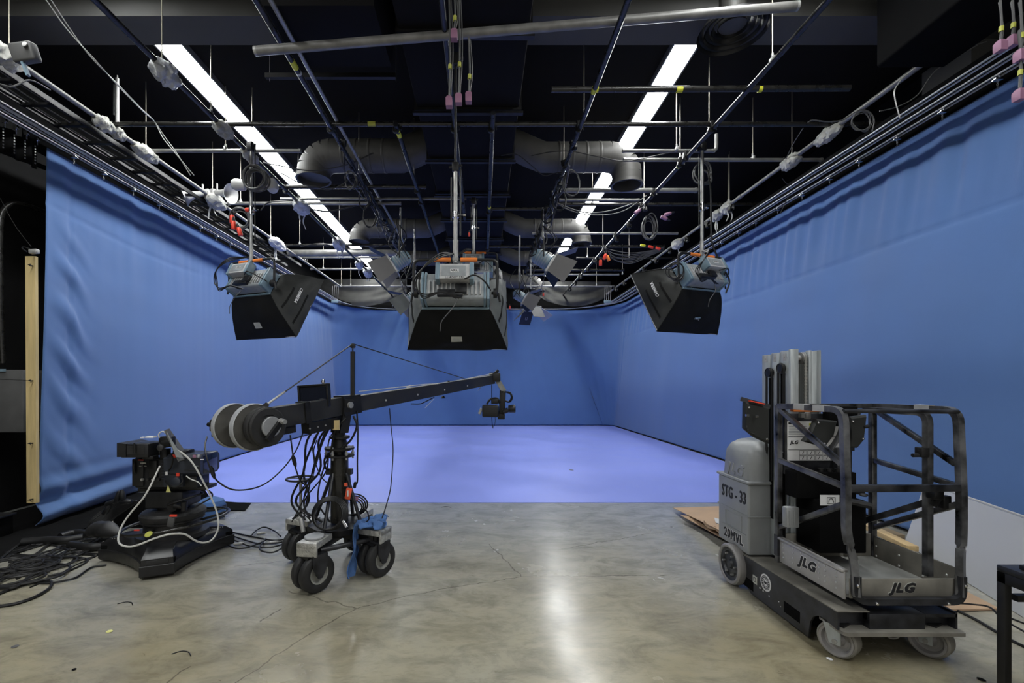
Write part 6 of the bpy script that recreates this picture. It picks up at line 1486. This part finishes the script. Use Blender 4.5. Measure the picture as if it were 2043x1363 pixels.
# front rails
b = MB(); b.tube([(LX,BY0+.02,1.492),(RX,BY0+.02,1.488)], .013, 10); lf_(b, 'front_top_bar', 'liftblack')
b = MB(); b.beam((LX,BY0,1.03), (RX,BY0,1.035), .03, .042, bev=.003); lf_(b, 'front_mid_bar', 'liftblack')
b = MB(); b.tube(bendpts([(LX+.035,BY0-.03,.52),(LX+.035,BY0-.03,.372),(RX-.035,BY0-.03,.372),(RX-.035,BY0-.03,.52)], .06), .026, 4, ph=math.pi/4); fb = lf_(b, 'front_lower_hoop', 'liftblack')
b = MB()
for x, z in ((LX+.03,.47),(LX+.14,.365),(RX-.13,.365),(RX-.03,.47)): b.lathe([(.010,0),(.009,.006),(0,.009)], (x,BY0-.05,z), (0,-1,0), 8)
b.build('hoop_bolt', M['chrome'], fb)
# rear frame & inner gate post
b = MB(); b.beam((LX,BY1,1.495), (RX,BY1,1.495), .034, .034); lf_(b, 'rear_top_bar', 'worn')
b = MB(); b.tube(bendpts([(RX-.09,BY1-.04,1.47),(RX-.085,2.84,1.475),(RX-.085,2.84,.46)], .07), .026, 4, ph=math.pi/4); lf_(b, 'gate_post', 'worn')
b = MB(); b.beam((RX-.20,BY1-.02,.42), (RX-.20,BY1-.02,1.49), .04, .03); lf_(b, 'gate_rear_post', 'liftblack')
b = MB(); b.beam((RX-.085,2.84,.92), (RX-.20,BY1-.02,.62), .026, .036); lf_(b, 'gate_brace', 'liftblack')
b = MB(); b.tube([(RX-.14,BY1-.05,1.46),(RX-.20,BY1-.05,1.22)], .012, 8); b.box((RX-.20,BY1-.05,1.20), (.03,.03,.05)); lf_(b, 'gas_strut', 'liftblack')
b = MB(); b.box((RX-.12,2.84,1.23), (.05,.05,.06), None, .004); b.cyl((RX-.18,2.84,1.21), (RX-.10,2.84,1.21), .012, 8); lf_(b, 'gate_latch', 'black')
b = MB(); b.box((RX-.10,2.78,.98), (.06,.06,.05), None, .006); b.box((RX-.02,2.80,.93), (.05,.04,.08), None, .006); b.box((RX-.07,2.8,.935),(.03,.02,.07),Matrix.Rotation(.6,3,'Y')); lf_(b, 'gate_lock', 'black')
b = MB(); b.bb((2.53,3.24,.45), (2.60,3.28,1.20), .003)
lf_(b, 'centre_post', 'liftblack')
b = MB()
for z in (.72,.80,.88,.96):
    for x in (2.545,2.585): b.lathe([(.007,0),(.0,.006)], (x,3.24,z), (0,-1,0), 8)
lf_(b, 'post_bolt', 'chrome')
b = MB(); b.bb((2.62,3.28,.86),(2.76,3.29,.875)); b.lathe([(.02,0),(.03,.01),(.02,.02)], (2.74,3.27,.85), (0,0,1), 12); lf_(b, 'rubber_bungs', 'black')
# silver tape scraps on the top rails
for p in ((LX,3.10,1.518),(RX,2.95,1.518),(LX,2.92,1.518)):
    b = MB(); b.box(V(p)+V((0,0,-.018)), (.040,.10,.040)); lf_(b, 'tape_patch', 'lamplight')
# saddle bags hung on the basket
def bag(pts, depth, nm, lab, seed):
    t = thing(nm, lab, 'tool bag', sum((V(p) for p in pts), V())/len(pts))
    c = sum((V(p) for p in pts), V())/len(pts); n_ = (V(pts[1])-V(pts[0])).cross(V(pts[2])-V(pts[0])).normalized()
    b = MB(); rings = []
    for k, (s, o) in enumerate(((.90,-.5),(1,-.3),(1.02,0),(1,.3),(.90,.5))): rings.append([c+(V(p)-c)*s+n_*o*depth+V((0,0,.01*noise.noise(V((seed,k,i))))) for i, p in enumerate(pts)])
    b.loft(rings); b.build('bag_body', M['fabdark'], t)
    for i in (0, len(pts)//2):
        b = MB(); q = c+(V(pts[i])-c)*.75-n_*depth*.52; b.lathe([(.0,0),(.009,.0),(.007,.006),(0,.008)], q, -n_, 10); b.lathe([(.0,0),(.009,.0),(.007,.006),(0,.008)], q+n_*depth*1.04, n_, 10); b.build('snap_button', M['chrome'], t)
    return t
Dg = 3.30
bg = bag([P(1484,802,Dg),P(1531,812,Dg),P(1531,885,Dg),P(1503,872,Dg),P(1483,855,Dg)], .06, 'tool_pouch', 'black tool pouch hanging outside the left rail of the lift basket', 1)
b = MB(); b.beam(P(1478,796,3.30), P(1536,812,3.28), .012, .03); b.build('pouch_strap', M['liftblack'], bg)
b = MB(); b.beam(P(1492,800,3.295), P(1520,806,3.295), .075, .008); b.build('red_trim', M['red'], bg, label='red trim')
b = MB(); b.cyl(P(1488,829,3.24), P(1494,829,3.24), .01, 8); b.cyl(P(1506,831,3.24), P(1512,831,3.24), .01, 8); b.build('buckle', M['chrome'], bg)
b = MB(); b.tube(smooth_path([P(1490,850,3.24),P(1495,862,3.24),P(1506,866,3.24)],4), .004, 5); b.build('pouch_piping', M['jibgrey'], bg)
Dg = 3.14
bg = bag([P(1625,836,Dg),P(1666,840,Dg),P(1660,868,Dg),P(1642,892,Dg),P(1600,880,Dg),P(1614,862,Dg)], .05, 'tool_pouch', 'dark grey folded tool pouch in the middle of the lift basket', 2)
b = MB(); b.tube(smooth_path([P(1680,838,3.08),P(1678,860,3.06),P(1665,885,3.06),P(1650,900,3.08)],5), .03, 8, flat=.3); b.build('pouch_flap', M['jibgrey'], bg)
Dg = 3.0
bg = bag([P(1692,832,Dg),P(1724,828,Dg),P(1718,878,Dg),P(1706,893,Dg),P(1693,893,Dg)], .05, 'tool_pouch', 'narrow black pouch just right of the front left corner post of the basket', 3)
b = MB(); b.cyl(P(1722,852,2.98), P(1732,851,2.98), .012, 8); b.build('pouch_clip', M['black'], bg)

# ------------------------------------------------------------------ cardboard, timber, boards, table
def sheet(pts, th, name, m, lab, cat):
    b = MB(); b.panel(pts, th); return tag(b.build(name, M[m]), lab, cat)
def cb(nm_, pts, lab):
    b = MB(); n = 14
    A, B_, C_, D_ = [V(p) for p in pts]
    def fn(u, v):
        p = A.lerp(B_, u).lerp(D_.lerp(C_, u), v); return p+V((0,0,.012*math.sin(u*4)*math.sin(v*5)))
    b.grid(fn, n, n, .006); return tag(b.build('cardboard_sheet', M['card']), lab, 'cardboard')
cb(0, [P(1343,1014,5.9)*1, V((3.3,5.75,.12)), V((3.3,4.3,.16)), P(1438,1070,4.6)+V((0,0,.05))], 'large flat brown cardboard sheet behind the grey lift, topmost of the pile')
cb(0, [P(1358,1029,5.45), V((3.2,5.4,.045)), V((3.2,4.2,.05)), P(1438,1073,4.75)], 'bent brown cardboard sheet, lowest of the pile behind the lift')
b = MB(); b.panel([P(1425,1033,5.05), P(1450,1040,4.95), P(1450,1050,4.9), P(1428,1043,4.95)], .01); tag(b.build('paper_scrap', M['board']), 'white scrap sticking out of the cardboard pile next to the lift', 'paper')
b = MB(); b.grid(lambda u, v: P(1405+36*u, 1038+24*u+7*v+3*math.sin(u*7), 5.0-.35*u), 14, 3, .006); tag(b.build('torn_cardboard', M['card']), 'torn brown cardboard edge in the middle of the pile behind the lift', 'cardboard')
for k, (x0, y0, x1, y1, z, lab) in enumerate(((4.17,4.95,4.02,4.25,.12,'pale pine plank on the floor behind the lift basket, beside the white panel'),(4.42,5.3,4.36,4.75,.06,'brownish plank on the floor between the pale plank and the right curtain'))):
    b = MB(); b.beam((x0,y0,z),(x1,y1,z), .10, .05, bev=.003); tag(b.build('timber_plank', M['woodflat' if k != 1 else 'brownbar']), lab, 'plank')
for k, (x, lab) in enumerate(((3.16,'short pale timber post behind the lift, left of the basket corner'),(3.45,'short pale timber post behind the rear right corner of the basket'))):
    b = MB(); b.bb((x,4.3,.0),(x+.07,4.34,.52), .003); tag(b.build('timber_block', M['woodflat']), lab, 'timber')
b = MB(); b.bb((3.3,4.35,.0),(3.9,4.55,.10),.005); tag(b.build('timber_pile_base', M['flatblack']), 'black flat slab under the planks behind the lift', 'slab')
# white board leaning on the right
A0 = V((4.40,4.72,.0)); A1 = V((3.60,2.55,.0)); up_ = V((.16,-.05,.63))
rr0 = .08
pts = [A0+V((0,0,.0)), A1, A1+up_*1.02]
e0 = A0+up_*.92; dirx = (A1-A0).normalized(); top0 = A0+up_
pts += [top0+dirx*.09, top0+dirx*.045-up_*.02, top0+dirx*.012-up_*.07, e0-up_*.06]
b = MB(); b.panel(pts, .018); wb = b.build('white_panel', M['board']); tag(wb, 'large white melamine panel leaning against the right curtain behind the table', 'panel')
b = MB(); b.beam(top0+dirx*.09+V((0,0,.012)), A1+up_*1.02+V((0,0,.012)), .024, .012); 
o = b.build('panel_edge', M['white'], wb)
sheet([G(1850,1186,.02),G(1925,1178,.02),G(1994,1214,.02),G(1898,1216,.02)], .012, 'cardboard_sheet', 'card', 'flat brown cardboard sheet on the floor between the lift and the white panel', 'cardboard')
cable([(1880,1195,3.3),(1905,1203,3.2),(1940,1206,3.1),(1975,1212,3.0),(2000,1235,2.9),(2060,1270,2.7)], 3, .006, 'thin black cable on the floor crossing behind the black table leg')
def floorcable(pts, r, lab, group=None, m='cable', z=None):
    b = MB(); b.tube(smooth_path([G(x, y, r if z is None else z) for x, y in pts], 8), r, 6); return tag(b.build('floor_cable', M[m]), lab, 'cable', group)
floorcable([(1880,1195),(1905,1215),(1950,1238),(1990,1262),(2043,1290),(2080,1300)], .009, 'thick black cable on the floor from the lift to the right edge')
floorcable([(1990,1222),(2020,1235),(2060,1250)], .006, 'thin black cable end at the right edge behind the table leg')
# black table
tb_ = thing('steel_table', 'black square tube steel table cut off by the right edge', 'table', (2.9,1.8,0))
tz = .755; tx0, ty0, ty1 = 2.565, 1.25, 2.27
b = MB(); b.bb((tx0,ty0,tz-.03), (3.5,ty1,tz), .003); b.build('table_top', M['liftblack'], tb_)
for x, y in ((tx0,ty0),(tx0,ty1-.036),(3.43,ty0),(3.43,ty1-.036)):
    b = MB(); b.bb((x,y,0), (x+.036,y+.036,tz-.03), .003); b.build('leg', M['black'], tb_)
b = MB(); b.bb((tx0,ty1-.04,tz-.085), (3.5,ty1,tz-.03), .003); b.bb((tx0,ty0,tz-.085), (tx0+.04,ty1,tz-.03), .003); b.build('apron', M['black'], tb_)
b = MB(); b.bb((tx0+.06,ty1-.04,tz-.17), (3.46,ty1-.01,tz-.14)); b.build('stretcher', M['black'], tb_)
b = MB(); b.box((2.67,2.16,tz+.012), (.13,.10,.024), None, .005); tag(b.build('black_case', M['camblack']), 'small black case lying on the black table at the right edge', 'case')

# ------------------------------------------------------------------ cables on the floor, left
grp = 'black cables tangled on the floor at the lower left'
for k in range(16):
    rs = random.Random(200+k); pts = []; n = rs.choice((6,7,8)); x = -20+rs.uniform(0,60); y = 1100+rs.uniform(-5,75)
    for i in range(n):
        pts.append((x, y)); x += rs.uniform(18,42); y -= rs.uniform(-4,22) if y > 1085 else rs.uniform(-14,8); y = max(1074, y)
    floorcable(pts, rs.choice((.008,.010,.012)), 'black cable in the tangle on the floor at the lower left', grp, z=.012+.006*(k % 4))
for k in range(9):
    rs = random.Random(260+k); c = G(15+rs.uniform(-10,75), 1100+rs.uniform(-5,55), .02+.006*(k % 3)); rx = rs.uniform(.12,.26); b = MB()
    b.tube([c+V((math.cos(a)*rx*(1+.15*math.sin(2*a+k)), math.sin(a)*rx*.9*(1+.1*math.sin(3*a)), .006*math.sin(a*2+k))) for a in [i*math.pi/16 for i in range(32)]], .010, 6, True)
    tag(b.build('cable_loop', M['cable']), 'black cable loop in the tangle on the floor at the lower left', 'cable', 'cable loops tangled on the floor at the lower left')
floorcable([(-10,1211),(30,1205),(68,1192),(96,1176),(103,1165),(98,1160),(70,1161),(40,1168),(15,1178),(-12,1189)], .012, 'thick black cable making a long hairpin loop, nearest cable at the left edge')
floorcable([(60,1172),(110,1150),(150,1128),(180,1115),(205,1102)], .006, 'thin black cable running from the hairpin loop to the camera pedestal')
floorcable([(30,1145),(70,1140),(125,1128),(150,1119),(185,1112),(186,1108),(160,1107),(145,1118)], .009, 'black cable with a small loop just left of the camera pedestal')
floorcable([(95,1150),(140,1138),(175,1118),(140,1112),(90,1120),(60,1135)], .009, 'black cable curling in front of the tangle at the left')
# thick rubber sleeves / sausages
for k, (pts, lab) in enumerate((([(45,1082),(85,1079),(130,1078),(165,1073)], 'fat black cable bundle on the floor, nearer of two left of the pedestal'),([(120,1072),(150,1064),(180,1066),(205,1064)], 'fat black cable bundle on the floor, farther of two left of the pedestal'),([(140,1088),(175,1092),(205,1090)], 'short fat black bundle touching the left lobe of the pedestal'))):
    b = MB(); b.tube(smooth_path([G(x, y, .04) for x, y in pts], 6), .042, 12); tag(b.build('cable_bundle', M['cable']), lab, 'cable')
b = MB(); q = [P(178,1062,4.7),P(198,1056,4.7),P(218,1058,4.65),P(238,1066,4.6)]; b.tube(smooth_path(q,5), [.05,.06,.07,.075,.08,.085,.08,.08,.085,.085,.08,.07,.06,.05,.04,.03], 12); tag(b.build('grey_sandbag', M['jibgrey']), 'grey padded bag wedged behind the left lobe of the camera pedestal', 'bag')
# fan of cables coming over a heap
for k in range(14):
    rs = random.Random(300+k); t_ = k/13
    p0 = P(236+40*t_, 992+8*t_, 5.15); p1 = P(205+30*t_, 1018+10*t_, 5.1); p2 = P(180+26*t_, 1040+10*t_, 5.02); p3 = P(160+26*t_+rs.uniform(-6,6), 1058+6*t_, 4.95); p3.z = .015
    b = MB(); b.tube(smooth_path([p0,p1,p2,p3,p3+V((-.3,-.3,0))], 6), .0095, 6)
    tag(b.build('floor_cable', M['cable']), 'black cable fanning down over the heap left of the camera pedestal', 'cable', 'fan of black cables left of the camera pedestal')
t = thing('cable_heap_stand', 'black heap of connectors holding the fan of cables left of the studio camera', 'cable stand', G(215,1045))
b = MB(); b.loft([[V((-4.3,5.25,0)),V((-3.5,5.25,0)),V((-3.4,5.9,0)),V((-4.3,5.9,0))],[V((-4.15,5.3,.30)),V((-3.6,5.3,.34)),V((-3.55,5.8,.34)),V((-4.15,5.8,.3))]]); b.build('heap_body', M['flatblack'], t)
for px, py, ax in ((235,992,(.3,0,1)),(245,990,(-.2,0,1)),(222,1003,(1,0,.4)),(213,1017,(.6,0,.9)),(250,1001,(1,0,0))):
    b = MB(); q = P(px,py,5.0); b.lathe([(.02,-.06),(.028,-.05),(.028,.03),(.022,.05),(.016,.07)], q, ax, 12); b.build('big_connector', M['camblack'], t)
# between pedestal and crane
for k, pts in enumerate(([(455,1060),(480,1066),(510,1072),(545,1078),(575,1075)],[(455,1066),(490,1078),(520,1085),(560,1082),(580,1074)],[(458,1074),(480,1083),(500,1090),(540,1092),(570,1084)],[(455,1088),(470,1094),(492,1093),(515,1085),(530,1078)],[(500,1070),(512,1058),(528,1052),(548,1060),(560,1070)],[(530,1075),(518,1092),(524,1100),(545,1102),(565,1092),(575,1082)])):
    floorcable(pts, .008, 'black cable on the floor between the camera pedestal and the crane dolly', 'black cables between the pedestal and the crane dolly', z=.010+.004*k)
for k, (px, py) in enumerate(((475,1085),(520,1064),(546,1082))):
    b = MB(); q = G(px,py,.02); b.lathe([(.008,-.04),(.015,-.035),(.015,.02),(.01,.05)], q, (1,.3,0), 10); tag(b.build('cable_connector', M['steel']), ['silver connector tip on the floor nearest the camera pedestal','silver connector on the floor halfway to the crane','silver connector on the floor beside the crane dolly'][k], 'connector')
for k in range(3):
    b = MB(); q = G(428+k*6, 1022+k*3, .03); rs = random.Random(k+9); b.tube(smooth_path([q+V((rs.uniform(-.2,.2), rs.uniform(-.15,.15), rs.uniform(0,.05))) for _ in range(6)], 5), .007, 6); tag(b.build('floor_cable', M['cable']), 'small black cable tangle at the right rear of the camera pedestal', 'cable', 'small tangle behind the pedestal')
# litter
for px, py, nm, m, lab, sz in ((218,1260,'leaf_scrap','litter','small yellow scrap on the floor at the lower left',.02),(30,1290,'twig','boxgrey','tiny dark twig on the floor at the lower left',.02),(148,1336,'dirt_clump','flatblack','tiny black clump near the bottom edge, left',.012),(1655,1315,'paper_scrap','labelwhite','tiny white scrap under the front wheel of the lift',.018),(966,1046,'paper_scrap','labelwhite','tiny white speck on the floor near the stage edge',.018),(1140,938,'paper_scrap','boxgrey','tiny dark speck on the pale blue stage floor',.05),(1958,1356,'dirt_clump','flatblack','small dark clump near the bottom right',.02)):
    q = G(px,py,.007 if py < 1000 else .003); b = MB(); b.lathe([(0,0),(sz,.001),(sz*.8,.003),(0,.004)], q, (0.05,0,1), 7); tag(b.build(nm, M[m]), lab, 'litter')
for px, py, lab in ((890,1012,'short curl of black wire on the floor near the stage edge'),(250,1205,'thin curved wire scrap below the camera pedestal'),(362,1305,'thin hooked wire scrap near the bottom left')):
    q = G(px,py,.004); b = MB(); b.tube(smooth_path([q+V((-.06,0,0)), q+V((-.02,.03,0)), q+V((.03,.02,0)), q+V((.07,-.02,0))],4), .003, 5); tag(b.build('wire_scrap', M['cable']), lab, 'wire scrap')
